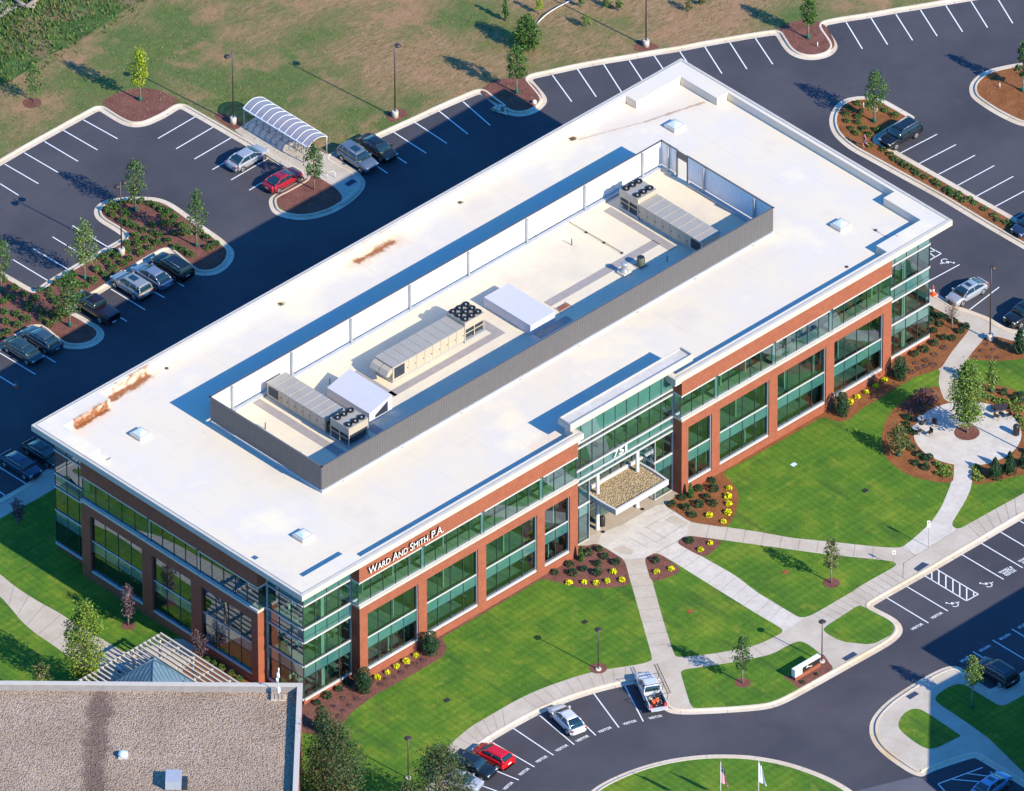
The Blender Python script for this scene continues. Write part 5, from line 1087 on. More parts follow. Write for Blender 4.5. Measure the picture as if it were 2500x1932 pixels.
# plaza tables and chairs
def chair(p, rz, label, group):
    r = empty('patio_chair', p, rz, label, 'chair', group); q = MB(); q.box(-.24, .24, -.24, .24, .40, .45, 'bronze'); q.build('seat', r)
    q = MB(); q.box(-.24, .24, .22, .27, .45, .85, 'bronze'); q.build('backrest', r)
    for x in (-.22, .22):
        for y in (-.22, .22): q = MB(); q.tube((x, y, 0), (x, y, .42), .02, .02, 'dark', 5); q.build('leg', r)
def table(p, rr, label, m='bronze'):
    r = empty('patio_table', p, 0, label, 'table'); q = MB(); q.lathe((0, 0, .70), [(rr, 0), (rr, .04)], m, 24); q.build('tabletop', r)
    q = MB(); q.lathe((0, 0, 0), [(.28, 0), (.05, .05), (.05, .7)], 'dark', 10); q.build('pedestal', r)
gch = 'dark chairs around the plaza tables'
table(P('b', 1775, 500, PZ), .62, 'large round dark table on the right of the plaza')
for x, y, a, l in [(1655, 480, 90, 'dark round backed chair left of the large plaza table'), (1840, 420, 160, 'dark chair behind the large plaza table'), (1905, 590, 250, 'dark chair in front right of the large plaza table'), (1700, 610, 20, 'tipped dark chair in front of the large plaza table')]: chair(P('b', x, y, PZ), R(a), l, gch)
table(P('b', 360, 690, PZ), .40, 'small pale table at the upper left of the plaza', 'galv'); table(P('b', 265, 860, PZ), .40, 'small pale table at the lower left of the plaza', 'galv')
for x, y, a, l in [(410, 690, 60, 'dark chair touching the upper left plaza table'), (580, 735, 300, 'dark chair standing apart near the upper left plaza table'), (335, 870, 80, 'dark chair touching the lower left plaza table'), (505, 900, 270, 'dark chair standing apart near the lower left plaza table'), (262, 660, 200, 'dark chair at the shrub edge above the left tables')]: chair(P('b', x, y, PZ), R(a), l, gch)
table(P(15, 975, 700, .14), .5, 'pale patio table under the pergola slats', 'white')
# benches by the entrance
q = MB(); q.box(-.8, .8, -.25, .25, .42, .48, 'dark'); q.box(-.7, -.6, -.2, .2, 0, .42, 'dark'); q.box(.6, .7, -.2, .2, 0, .42, 'dark'); q.box(-.8, .8, .2, .26, .48, .9, 'dark'); o = q.build('bench'); o.location = P('e', 470, 1010, .16); tag(o, 'dark bench in the shade of the entrance canopy', 'bench')
# field bits
q = MB(); pts = [P(3, 350, 220, .2), P(3, 400, 165, .3), P(3, 450, 120, .5), P(3, 500, 85, .5), P(3, 560, 50, .4), P(3, 620, 20, .3), P(3, 665, 0, .2)]
for a, c in zip(pts, pts[1:]): q.tube(a, c, .05, .05, 'white', 6, False)
tag(q.build('pipe'), 'thin white pipe bent in an arc on the dry field behind the trees', 'pipe')
for i, (x0, y0, x1, y1, rr) in enumerate([(95, -20, 215, 55, .22), (330, -20, 205, 60, .25), (140, 40, 285, 62, .14), (240, -30, 290, 45, .16)]):
    q = MB(); q.tube(P(1, x0, y0, .5), P(1, x1, y1, .35), rr*.7, rr, 'bark', 8); tag(q.build('log'), ['pale log leaning left in the top left corner heap', 'thick pale log leaning right in the top left corner heap', 'thin log lying flat in the top left corner heap', 'short log at the right of the top left heap'][i], 'log')
# ------------------------------------------------------------------ PEOPLE
def person(p, rz, label, shirt, shorts, hair, pose, hc=1.0):
    root = empty('person', p, rz, label, 'person')
    def skin(name, joints, edges, mat, parent, sub=1):
        me = bpy.data.meshes.new(name); me.from_pydata([j[:3] for j in joints], edges, []); o = bpy.data.objects.new(name, me); COL.objects.link(o)
        o.modifiers.new('s', 'SKIN'); 
        if not me.skin_vertices: me.attributes
        for v, j in zip(me.skin_vertices[0].data, joints): v.radius = (j[3], j[3])
        me.skin_vertices[0].data[0].use_root = True
        sb = o.modifiers.new('b', 'SUBSURF'); sb.levels = sb.render_levels = sub
        dg = bpy.context.evaluated_depsgraph_get(); m2 = bpy.data.meshes.new_from_object(o.evaluated_get(dg)); bpy.data.objects.remove(o)
        m2.materials.clear(); m2.materials.append(M[mat]); o2 = bpy.data.objects.new(name, m2); COL.objects.link(o2); o2.parent = parent
        for q_ in m2.polygons: q_.use_smooth = True
        return o2
    s = pose   # stride
    J = [(0, 0, .95, .13), (0, 0, 1.15, .12), (0, 0, 1.38, .14), (0, 0, 1.50, .055), (.02, 0, 1.60, .09), (.02, 0, 1.70, .085),
         (0, .10, .90, .09), (.22*s, .11, .50, .06), (.05*s, .11, .10, .04), (.2*s, .11, .06, .035), (0, -.10, .90, .09), (-.12*s, -.11, .50, .06), (-.42*s, -.11, .16, .04), (-.3*s, -.11, .06, .035),
         (0, .19, 1.40, .055), (-.12*s, .24, 1.14, .04), (.10*s, .24, .98, .03), (.16*s, .24, .93, .028), (0, -.19, 1.40, .055), (.12*s, -.24, 1.14, .04), (.34*s, -.22, 1.05, .03), (.40*s, -.22, 1.06, .028)]
    Ed = [(0, 1), (1, 2), (2, 3), (3, 4), (4, 5), (0, 6), (6, 7), (7, 8), (8, 9), (0, 10), (10, 11), (11, 12), (12, 13), (2, 14), (14, 15), (15, 16), (16, 17), (2, 18), (18, 19), (19, 20), (20, 21)]
    skin('body', J, Ed, 'skin', root)
    skin('shirt', [(0, 0, .98, .145), (0, 0, 1.2, .14), (0, 0, 1.4, .155), (0, .2, 1.40, .07), (-.07*s, .225, 1.25, .055), (0, -.2, 1.40, .07), (.07*s, -.225, 1.25, .055)], [(0, 1), (1, 2), (2, 3), (3, 4), (2, 5), (5, 6)], shirt, root)
    skin('shorts', [(0, 0, .95, .15), (.02, .10, .86, .10), (.15*s, .11, .62, .085), (.02, -.10, .86, .10), (-.09*s, -.11, .62, .085)], [(0, 1), (1, 2), (0, 3), (3, 4)], shorts, root)
    skin('hair', [(-.02, 0, 1.70, .095), (-.04, 0, 1.62, .08)], [(0, 1)], hair, root)
    root.scale = (hc, hc, hc); return root
M['skin'] = plain('skin', (.45, .26, .18), .6, var=0); M['blue'] = plain('blue_cloth', (.05, .09, .35), .8, var=0); M['hair'] = plain('dark_hair', (.03, .02, .015), .7, var=0); M['pink'] = plain('pink_cloth', (.62, .06, .12), .8, var=0)
person(P(4, 878, 1212, .15), R(140), 'jogger in a red top and blue shorts at the teardrop island kerb', 'pink', 'blue', 'hair', 1)
person(P(15, 1112, 640, .14), R(40), 'person in white and dark shorts walking under the pergola', 'white', 'blue', 'hair', .5)
# ------------------------------------------------------------------ VEGETATION
def leafmesh(name, pts, size, pal, weights=(5, 3, 2), up_bias=.3):
    v = []; f = []; mi = []; rnd = random.random; g = random.gauss; idx = random.choices((0, 1, 2), weights, k=len(pts))
    for (c, _), k in zip([(p, 0) for p in pts], idx):
        n = Vector((g(0, 1), g(0, 1), g(0, 1)+up_bias)); n.normalize(); a = n.orthogonal().normalized(); b2 = n.cross(a); t = rnd()*6.28
        a, b2 = a*math.cos(t)+b2*math.sin(t), b2*math.cos(t)-a*math.sin(t); s = size*(.6+.8*rnd()); i = len(v)
        v += [tuple(c-a*s*.5), tuple(c+b2*s*.34), tuple(c+a*s*.5+n*s*.12), tuple(c-b2*s*.34)]; f.append((i, i+1, i+2, i+3)); mi.append(k)
    me = bpy.data.meshes.new(name); me.from_pydata(v, [], f)
    for k in range(3): me.materials.append(M['leaf_%s%d' % (pal, k)])
    me.polygons.foreach_set('material_index', mi); me.update(); return me
def inball(): 
    while True:
        p = Vector((random.uniform(-1, 1), random.uniform(-1, 1), random.uniform(-1, 1)))
        if p.length < 1: return p
def link(name, me, parent=None):
    o = bpy.data.objects.new(name, me); COL.objects.link(o)
    if parent: o.parent = parent
    return o
def tree(p, h, w, cb, pal, label, bag=True, n=26, leaves=1300, size=.2, name='young_tree', cat='tree', shape='oval', group=None, bare=False, tr=None, seed=None):
    if seed is not None: random.seed(seed)
    root = empty(name, (p.x, p.y, p.z), 0, label, cat, group); t = MB(); tr = tr or .045+.008*h
    t.tube((0, 0, -.05), (0, 0, cb+(h-cb)*.35), tr, tr*.65, 'bark', 7); t.tube((0, 0, cb+(h-cb)*.35), (random.uniform(-.1, .1), random.uniform(-.1, .1), h*.93), tr*.65, .012, 'bark', 6)
    cl = []
    for i in range(n):
        u = (i+.5)/n; z = cb+(h-cb)*(u**1.05)
        if shape == 'oval': prof = math.sin(math.pi*min(1, u*.92+.10))**.7
        elif shape == 'vase': prof = .45+.55*u if u < .8 else 1.0-(u-.8)*2.4
        else: prof = (1-u)**.6*.9+.1
        a = i*2.4+random.uniform(-.5, .5); rr = w/2*prof*random.uniform(.35, .85)
        c = Vector((rr*math.cos(a), rr*math.sin(a), z)); cl.append((c, max(.16, w*.17*random.uniform(.7, 1.3))))
        z0 = max(cb*.9, z-rr*1.0-.3); t.tube((0, 0, min(z0, h*.9)), c, tr*.35, .008, 'bark', 4, False)
    t.build('trunk', root)
    pts = []
    tot = sum(r for _, r in cl)
    for c, r in cl:
        for _ in range(int(leaves*r/tot)):
            d = inball(); d.z *= 1.15; pts.append(c+d*r*(1 if random.random() < .8 else 1.5))
    if bare:
        b2 = MB()
        for i in range(60):
            a = random.uniform(0, 6.28); z = cb+random.random()*(h-cb)*.7; e = Vector((math.cos(a), math.sin(a), 0))*w/2*random.uniform(.5, 1)
            b2.tube((0, 0, z-.3), e+Vector((0, 0, z+.6)), .012, .005, 'bark', 3, False)
        b2.build('branches', root)
    link('crown', leafmesh('crown', pts, size, pal), root)
    if bag:
        b2 = MB(); b2.lathe((0, 0, 0), [(.20, 0), (.22, .15), (.17, .45), (.08, .62)], 'green', 9); b2.build('watering_bag', root)
    return root
def T(r, x, yb, yt, w, yc, pal, label, z=S, **kw):
    k = KE if r in TILE_E else K; h = (yb-yt)*k/19.6; cb = (yb-yc)*k/19.6; return tree(P(r, x, yb, z), h, w*k/24.4, cb, pal, label, **kw)
T(1, 1150, 825, 415, 185, 690, 'y', 'bright yellow green young tree in the mulch peninsula left of the shelter', leaves=1500, seed=1)
T(1, 277, 830, 540, 190, 740, 'g', 'sparse green tree with a dirt ring in the far left grass', leaves=700, bag=False, seed=2)
T(5, 1108, 215, -185, 205, 80, 'o', 'young tree at the rounded top of the shrub island', leaves=1200, seed=3)
T(5, 1612, 510, 68, 190, 390, 'o', 'young tree at the right side of the shrub island', leaves=1100, seed=4)
T(5, 695, 775, 342, 270, 640, 'l', 'pale spreading tree in the middle of the shrub island', leaves=1500, seed=5)
T(5, 573, 1165, 765, 255, 1030, 'g', 'bushy green tree near the lower bulge of the shrub island', leaves=1700, seed=6)
T(5, 10, 878, 470, 200, 745, 'o', 'tree cut by the left edge in the shrub island', leaves=1200, seed=7)
T(2, 560, 1558, 1200, 185, 1445, 'o', 'slim grey green tree in the mulch in front of the bike shelter', leaves=1200, bag=False, seed=8)
T(3, 207, 765, 385, 200, 630, 'g', 'round headed tree in the mulch tip left of the back lot', leaves=1500, seed=9)
T(3, 290, 400, 145, 230, 375, 'g', 'dense leafy evergreen in the field above the mulch tip', leaves=3500, bag=False, name='evergreen_tree', seed=10, n=40)
T(4, 415, 318, -40, 165, 190, 'g', 'tree in the mulch peninsula at the top right', leaves=1500, seed=11)
T(4, 958, 1002, 598, 235, 880, 'g', 'leafy green tree in the teardrop island', leaves=1500, seed=12)
T(4, 2175, 750, 360, 150, 630, 'g', 'tree cut by the right edge in the upper island', leaves=1300, seed=13)
T(17, 2058, 792, 425, 165, 665, 'o', 'small tree in a mulch ring left of the monument sign lawn', leaves=1000, bag=False, seed=14)
T(14, 602, 1590, 1238, 155, 1460, 'w', 'small brownish tree in a mulch ring between two walks', leaves=800, bag=False, seed=15)
T('b', 1172, 850, -330, 720, 620, 'l', 'large shade tree in the round mulch bed of the plaza', leaves=6000, bag=False, n=70, size=.21, tr=.13, seed=16, name='shade_tree')
T(14, 1155, 548, 320, 200, 490, 'w', 'small olive tree with a green bag left of the round plaza', leaves=1200, seed=17)
T('a', 1610, 1580, 1050, 260, 1480, 'l', 'small green tree with a green bag above the plaza at the right', leaves=900, seed=18)
T('a', 2110, 900, 480, 260, 880, 'd', 'dark upright magnolia near the slim lamp at the right edge', leaves=1500, bag=False, name='magnolia', seed=19)
T('a', 905, 460, 20, 330, 250, 'p', 'leafless thin tree beside the sidewalk at the right end of the building', leaves=60, bag=False, bare=True, seed=20)
T(18, 1760, 990, 590, 165, 800, 'l', 'pale green tree rising out of the shade at the lower right', leaves=1100, seed=21)
T(15, 1053, 320, 0, 160, 240, 'p', 'purple leaved crape myrtle in a red mulch ring left of the building', leaves=700, bag=False, shape='vase', name='crape_myrtle', seed=22)
T(15, 1640, 600, 400, 170, 560, 'p', 'low purple tree between the pergola and the brick wall', leaves=600, bag=False, shape='vase', name='crape_myrtle', seed=23)
T(11, 150, 1115, 930, 150, 1060, 'p', 'dark purple tree in the shaded lawn at the left edge', leaves=600, bag=False, shape='vase', name='crape_myrtle', seed=24)
T(15, 700, 850, 180, 345, 780, 'yl', 'tall yellow green tree beside the pergola', leaves=8500, bag=False, n=75, name='shade_tree', seed=25)
T(15, 350, 1000, 650, 180, 900, 'w', 'low brown green tree behind the gravel roof edge', leaves=900, bag=False, seed=26)
T(16, 715, 1840, 1170, 520, 1800, 'm', 'big dense magnolia beside the gravel roofed building', leaves=15000, bag=False, n=110, size=.21, name='magnolia', shape='oval', seed=27)
T(16, 1600, 1960, 1375, 520, 1800, 'm', 'broad leafy tree covering parked cars at the bottom edge', leaves=8000, bag=False, n=80, size=.2, name='shade_tree', seed=28)
T(16, 1330, 2000, 1600, 260, 1900, 'm', 'tree crown peeking over the bottom edge below the lamp', leaves=1500, bag=False, n=30, seed=29)
for i, a in enumerate([(3, 120, 175, 60, 45, 150, 'g'), (3, 388, 115, -20, 75, 80, 'y'), (3, 1045, 90, 10, 60, 60, 'g'), (3, 735, 60, -40, 60, 30, 'g'), (3, 1620, 95, -10, 110, 70, 'w'), (3, 780, 225, 125, 110, 200, 'l'), (2, 2130, 165, 0, 55, 120, 'g'), (3, 950, 60, -20, 110, 50, 'l'), (3, 1720, 45, -30, 60, 30, 'w')]):
    T(*a, ['thin sapling in the dry field left of the dense evergreen', 'yellow green sapling in the dry field at the end of the white pipe', 'small green sapling by the top edge left of the tall lamp', 'small sapling at the top edge above the dead bush', 'straggly brown bush in the field right of the tall lamp', 'half dead bush in the middle of the dry field', 'sapling at the top edge left of the back lot trees', 'low shrub clump at the top edge left of the lamp', 'small straggly bush at the top edge near the back kerb'][i], leaves=260, bag=False, n=10, size=.18, name='sapling', seed=40+i)
def dense(p, h, w, pal, label, name, cone_=False, n=1200, seed=0, group=None, size=.15):
    random.seed(seed); root = empty(name, (p.x, p.y, p.z), 0, label, 'shrub' if h < 2.6 else 'tree', group); pts = []
    for _ in range(n):
        z = random.random(); a = random.uniform(0, 6.283); pr = (1-z)**.75 if cone_ else math.sqrt(max(0, 1-(abs(z-.42)/.6)**2.3)); pr *= w/2*(1+.16*math.sin(a*3+z*9)+.1*math.sin(a*7-z*14))
        r = pr*(1-.35*random.random()**2); pts.append(Vector((r*math.cos(a), r*math.sin(a), z*h)))
    q = MB(); q.tube((0, 0, 0), (0, 0, h*.8), .05, .03, 'bark', 6); q.build('trunk', root)
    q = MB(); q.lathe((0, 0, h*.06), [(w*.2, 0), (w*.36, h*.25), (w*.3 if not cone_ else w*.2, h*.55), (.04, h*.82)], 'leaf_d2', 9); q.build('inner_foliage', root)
    link('crown', leafmesh('crown', pts, size, pal), root); return root
for i, (r, x, yb, yt, w, pal, c, l) in enumerate([(16, 968, 865, 662, 135, 'd', 0, 'oval dark holly at the brick corner near the front left bay'), (16, 1515, 555, 370, 140, 'd', 0, 'oval dark holly at the curl of the bed by the second pier'), (14, 688, 215, 25, 128, 'd', 0, 'oval dark holly right of the fourth bay in the right wing'), (8, 1165, 1600, 1410, 125, 'd', 0, 'oval dark holly by the last brick pier near the right corner'), (16, 628, 1190, 978, 125, 'm', 0, 'rough oval holly between the gravel roof and the lawn'),
        (13, 1632, 892, 772, 56, 'g', 1, 'slim green arborvitae right of the entrance'), (13, 733, 1414, 1285, 50, 'g', 1, 'slim green arborvitae left of the entrance'), ('b', 1670, 1640, 1262, 290, 'd', 1, 'dark pointed magnolia at the lower right of the plaza, leftmost of three'), ('b', 1930, 1560, 1150, 260, 'd', 1, 'dark pointed magnolia at the lower right of the plaza, middle of three'), ('b', 2190, 1450, 1100, 220, 'd', 1, 'dark pointed magnolia at the lower right of the plaza, nearest the edge')]):
    k = KE if r in TILE_E else K; dense(P(r, x, yb-8, S), (yb-yt)*k/21.5, w*k/24.4, pal, l, 'evergreen_shrub', bool(c), 1300, 60+i)
# small shrubs: a few prototypes per kind, copied
def proto(pal, r=.45, n=130, size=.17, flat=.85, seed=0, low=False):
    random.seed(seed); pts = []
    for _ in range(n):
        d = inball(); d = d.normalized()*(d.length**.35); d.z = abs(d.z); pts.append(Vector((d.x*r, d.y*r, .05+d.z*r*2*flat*.75)))
    return leafmesh('shrub', pts, size, pal)
PROT = {k: [proto(*a, seed=100+i*7+j) for j in range(4)] for i, (k, a) in enumerate({'d': ('d', .46, 190, .17, .85), 'g': ('g', .46, 170, .17, .85), 'gold': ('gold', .34, 120, .18, .8), 'p': ('p', .40, 80, .12, .5), 'o': ('o', .36, 70, .2, .8), 'l': ('l', .45, 110, .2, .7)}.items())}
ORD = ['nearest', 'second nearest', 'third nearest', 'fourth nearest', 'fifth nearest', 'sixth nearest', 'seventh nearest', 'eighth nearest', 'ninth nearest', 'tenth nearest', 'eleventh nearest', 'twelfth nearest']
def mpx(r, x, y): return (TILE_E[r][0]+x*KE, TILE_E[r][1]+y*KE) if r in TILE_E else (TILE[r][0]+x*K, TILE[r][1]+y*K)
def shrubs(kind, name, label, group, pts, sc=1.0, cat='shrub', marks=None):
    lab = {}
    if marks:
        G = {}
        for i, q in enumerate(pts):
            X, Y = mpx(*q); bm_ = min(marks, key=lambda m: math.hypot(X-mpx(*m[:3])[0], Y-mpx(*m[:3])[1])); mx_, my_ = mpx(*bm_[:3]); dx, dy = X-mx_, Y-my_
            d = ('right of' if dx > 0 else 'left of') if abs(dx) > abs(dy) else ('below' if dy > 0 else 'above'); G.setdefault((bm_[3], d), []).append((math.hypot(dx, dy), i))
        for (ph, d), l in G.items():
            l.sort()
            for k, (_, i) in enumerate(l): lab[i] = '%s, %s %s %s' % (label, ORD[k] if len(l) > 1 else 'just', d, ph)
    for i, (r, x, y) in enumerate(pts):
        p = P(r, x, y+12 if r not in TILE_E else y+25, S); o = link(name, PROT[kind][i % 4]); s = sc*random.uniform(.88, 1.15)
        o.location = p; o.rotation_euler = (0, 0, random.uniform(0, 6.28)); o.scale = (s, s, s*random.uniform(.85, 1.1)); tag(o, lab.get(i, label), cat, group)
random.seed(5)
def L5(r, l): return [(r, x, y) for x, y in l]
shrubs('g', 'round_shrub', 'rear island shrub', 'shrubs in the long rear island', L5(5, [(915, 160), (890, 210), (925, 255), (1000, 150), (960, 190), (1085, 135), (1160, 140), (1230, 155), (1285, 180), (1335, 210), (1390, 235), (1030, 240), (1000, 300), (1060, 325), (1115, 348), (1180, 375), (1260, 395), (1310, 420), (1345, 270), (1440, 270), (1410, 315), (1490, 345), (1430, 400), (1110, 430), (1210, 455), (1290, 480), (1380, 465), (1130, 495), (1225, 520), (1150, 565), (1050, 540), (1040, 480), (960, 595), (1065, 608), (1015, 650), (930, 690), (880, 640), (865, 740), (800, 700), (770, 790), (700, 830), (595, 740), (540, 780), (470, 810), (910, 560), (850, 600), (1440, 515), (1500, 540), (1560, 575), (1640, 400), (1700, 440), (1770, 490), (1710, 520), (120, 850), (400, 870), (460, 965), (490, 1030), (550, 1065), (425, 1070), (470, 1100), (350, 1110), (410, 1145), (220, 1110), (140, 1065), (145, 1155), (50, 1125), (65, 1210), (40, 1045), (200, 900), (290, 930), (20, 960), (80, 930), (230, 1020), (340, 1040), (10, 1240), (410, 910), (240, 985), (640, 820), (1350, 330), (1250, 330), (1520, 400), (30, 780), (330, 870)]), .98, marks=[(5, 1108, 215, 'the tree at its top'), (5, 1612, 500, 'the tree at its right side'), (5, 695, 770, 'the pale spreading tree'), (5, 573, 1160, 'the tree at its lower bulge'), (5, 998, 560, 'the twin headed lamp'), (5, 1370, 545, 'the kerb corner at the black SUV'), (5, 10, 870, 'the tree at the left edge'), (5, 270, 885, 'the inner kerb corner'), (5, 300, 1165, 'the slate sedan'), (5, 860, 840, 'the kerb end at the silver SUV'), (5, 1250, 330, 'the tree shadow')])
shrubs('g', 'round_shrub', 'teardrop island shrub', 'shrubs in the teardrop island', L5(4, [(820, 845), (910, 858), (1050, 905), (1125, 945), (725, 935), (845, 915), (825, 960), (735, 990), (825, 1005), (770, 1050), (875, 1058), (810, 1090), (915, 1100), (980, 1065), (750, 880)]), .8, marks=[(4, 958, 1000, 'its tree'), (4, 868, 880, 'the white marker post'), (4, 875, 1150, 'the jogger'), (4, 640, 980, 'its rounded end')])
shrubs('o', 'grass_tuft', 'narrow strip tuft', 'grass tufts in the narrow strip', L5(4, [(925, 1190), (1030, 1225), (1090, 1265), (1120, 1300), (1170, 1325), (1200, 1350), (1290, 1400), (1310, 1420), (1380, 1450), (1460, 1490), (1480, 1520), (1550, 1560), (1590, 1590), (1650, 1620), (1690, 1640), (1240, 1370)])+L5(8, [(1560, 30), (1590, 60), (1650, 80), (1740, 120), (1780, 150), (1860, 200), (1940, 250), (1970, 290), (2040, 310), (2080, 340), (2140, 390), (2170, 410)]), .95, 'grass', marks=[(4, 900, 1200, 'the jogger'), (4, 1172, 1257, 'the first stall line'), (4, 1325, 1343, 'the second stall line'), (4, 1482, 1432, 'the third stall line'), (4, 1640, 1522, 'the fourth stall line'), (8, 1680, 30, 'the fifth stall line'), (8, 1800, 100, 'the sixth stall line'), (8, 1955, 190, 'the seventh stall line'), (8, 2115, 275, 'the last stall line')])
shrubs('d', 'round_shrub', 'dark entrance shrub, left bed', 'dark shrubs left of the entrance', L5(13, [(880, 1310), (790, 1345), (925, 1370), (1020, 1420), (640, 1435), (870, 1430), (515, 1500), (755, 1475), (665, 1505), (865, 1505)]), marks=[(13, 733, 1400, 'the slim arborvitae'), (13, 1110, 1440, 'the walk corner'), (13, 860, 1275, 'the bed top'), (13, 700, 1640, 'the lawn edge')])
shrubs('d', 'round_shrub', 'dark entrance shrub, right bed', 'dark shrubs right of the entrance', L5(13, [(1810, 752), (1700, 815), (1820, 818), (1565, 890), (1765, 885), (1480, 940), (1700, 945), (1820, 938), (1595, 970), (1650, 1030)]), marks=[(13, 1632, 880, 'the slim arborvitae'), (13, 1410, 960, 'the bed tip at the paving'), (13, 1660, 1106, 'the walk corner'), (13, 1900, 700, 'the bed top')])
shrubs('d', 'round_shrub', 'lone dark green shrub in the mulch triangle between two walks', None, L5(13, [(1345, 1405)])); shrubs('d', 'round_shrub', 'lone dark green shrub in the small mulch wedge right of the forecourt', None, L5(13, [(1625, 1240)]))
shrubs('gold', 'yellow_shrub', 'yellow entrance shrub, left bed', 'yellow shrubs left of the entrance', L5(13, [(1000, 1495), (635, 1582), (757, 1580), (858, 1588), (947, 1570), (1070, 1562)]), 1.0, marks=[(13, 1110, 1480, 'the walk corner'), (13, 480, 1575, 'the narrow end of the bed')])
shrubs('gold', 'yellow_shrub', 'yellow entrance shrub, right bed', 'yellow shrubs right of the entrance', L5(13, [(1950, 808), (1940, 878), (1948, 937), (1940, 1010), (1785, 1032), (1903, 1082)]), marks=[(13, 1885, 700, 'the bed top'), (13, 1660, 1106, 'the walk corner')])
shrubs('gold', 'yellow_shrub', 'yellow shrub in the mulch triangle', 'yellow shrubs in the mulch triangle', L5(13, [(1355, 1495), (1472, 1468)]), .95, marks=[(13, 1345, 1405, 'the lone dark shrub')]); shrubs('gold', 'yellow_shrub', 'yellow shrub in the mulch wedge', 'yellow shrubs in the mulch wedge', L5(13, [(1715, 1312), (1795, 1260)]), .85, marks=[(13, 1625, 1240, 'the lone dark shrub')])
shrubs('gold', 'yellow_shrub', 'yellow shrub below the left wing', 'yellow shrubs below the left wing', L5(16, [(1080, 745), (1162, 700), (1238, 652), (1317, 612), (1395, 562)]), .95, marks=[(16, 968, 860, 'the corner holly')])
shrubs('gold', 'yellow_shrub', 'yellow shrub below the right wing', 'yellow shrubs below the right wing', L5(8, [(1040, 1600), (968, 1650)])+L5(14, [(888, 22), (818, 58), (755, 105)]), .95, marks=[(8, 1165, 1590, 'the last holly'), (14, 688, 210, 'the fourth pier holly')])
shrubs('d', 'round_shrub', 'dark shrub, front left corner', 'dark shrubs at the front left corner', L5(16, [(840, 785), (765, 840), (668, 895), (585, 952)]), .9, marks=[(16, 968, 860, 'the oval holly')])
shrubs('p', 'low_purple_shrub', 'purple shrub, front left corner', 'purple shrubs at the front left corner', L5(16, [(800, 912), (915, 915), (730, 978), (862, 970), (808, 1015), (770, 1055), (680, 1045), (745, 1105)]), .8, marks=[(16, 968, 860, 'the corner holly'), (16, 628, 1150, 'the rough holly')])
shrubs('p', 'low_purple_shrub', 'purple shrub below the left wing', 'purple shrubs below the left wing', L5(16, [(1110, 795), (1220, 735), (1280, 695), (1340, 655), (1390, 630), (1460, 600), (1160, 752)]), .75, marks=[(16, 968, 860, 'the oval holly at the corner'), (16, 1515, 555, 'the bed curl holly')])
def LE(r, l): return [(r, x, y) for x, y in l]
shrubs('d', 'round_shrub', 'dark shrub, right building corner', 'dark shrubs at the right corner', LE('a', [(500, 110), (560, 190), (620, 220), (700, 230), (790, 250), (530, 320), (690, 370), (940, 330), (1140, 410), (1050, 500), (570, 490), (750, 610), (910, 620), (590, 710), (410, 820), (240, 900)]), .92, marks=[('a', 905, 450, 'the leafless tree'), ('a', 1205, 450, 'the path corner'), ('a', 500, 600, 'the white sill end'), ('a', 100, 1100, 'the oval holly')])
shrubs('p', 'low_purple_shrub', 'purple shrub, right corner', 'purple shrubs at the right corner', LE('a', [(770, 780), (590, 905), (260, 1060), (440, 1010), (430, 1110), (580, 1090), (320, 1150), (190, 1215)]), .85, marks=[('a', 500, 600, 'the white sill end'), ('a', 100, 1100, 'the oval holly'), ('a', 700, 1200, 'the path bend')])
shrubs('p', 'low_purple_shrub', 'low purple shrub in the lamp bed', 'purple shrubs below the slim lamp', LE('a', [(1520, 720), (1440, 835), (1650, 820), (1330, 950), (1550, 950), (1710, 950)]), .7, marks=[('a', 1590, 640, 'the slim lamp'), ('a', 2090, 800, 'the magnolia')])
shrubs('d', 'round_shrub', 'dark shrub left of the plaza', 'dark shrubs left of the plaza', LE('b', [(100, 690), (110, 570), (190, 830), (60, 830), (170, 1110), (320, 1230), (430, 1310), (500, 1290), (260, 1380), (440, 1460), (80, 1000)]), .95, marks=[('b', 365, 690, 'the upper left table'), ('b', 265, 860, 'the lower left table'), ('b', 940, 1410, 'the lower walk')])
shrubs('p', 'low_purple_shrub', 'purple shrub above the plaza', 'purple shrubs above left of the plaza', LE('b', [(350, 130), (450, 200), (300, 300), (230, 420), (350, 430), (500, 130), (600, 230), (130, 450), (560, 300), (430, 100), (250, 230), (100, 360), (430, 330)]), 1.25, marks=[('b', 700, 110, 'the upper walk'), ('b', 100, 690, 'the left dark shrub'), ('b', 560, 420, 'the plaza rim'), ('b', 100, 270, 'the bed edge')])
shrubs('l', 'grass_tuft', 'pale grass clump below the plaza', 'grass clumps below the plaza', LE('b', [(650, 1400), (740, 1470), (830, 1470), (650, 1560), (760, 1600), (860, 1580), (1330, 1460), (1330, 1560), (1330, 1640), (1420, 1660)]), .9, 'grass', marks=[('b', 940, 1420, 'the walk left edge'), ('b', 1280, 1420, 'the walk right edge')])
shrubs('l', 'grass_tuft', 'pale grass clump right of the plaza', 'grass clumps right of the plaza', LE('b', [(1600, 230), (1700, 270), (1790, 290), (1900, 330), (2000, 430), (2130, 420), (2090, 560), (2150, 640), (2160, 760), (1500, 180), (2060, 300)]), .95, 'grass', marks=[('b', 1840, 420, 'the chair behind the table'), ('b', 2045, 780, 'the litter bin'), ('b', 1610, 80, 'the small tree')])
shrubs('d', 'round_shrub', 'dark shrub right of the plaza', 'dark shrubs right of the plaza', LE('b', [(1820, 130), (2000, 210), (2130, 170), (2120, 290)]), .9, marks=[('b', 1610, 80, 'the small tree'), ('b', 2180, 180, 'the photo edge')])
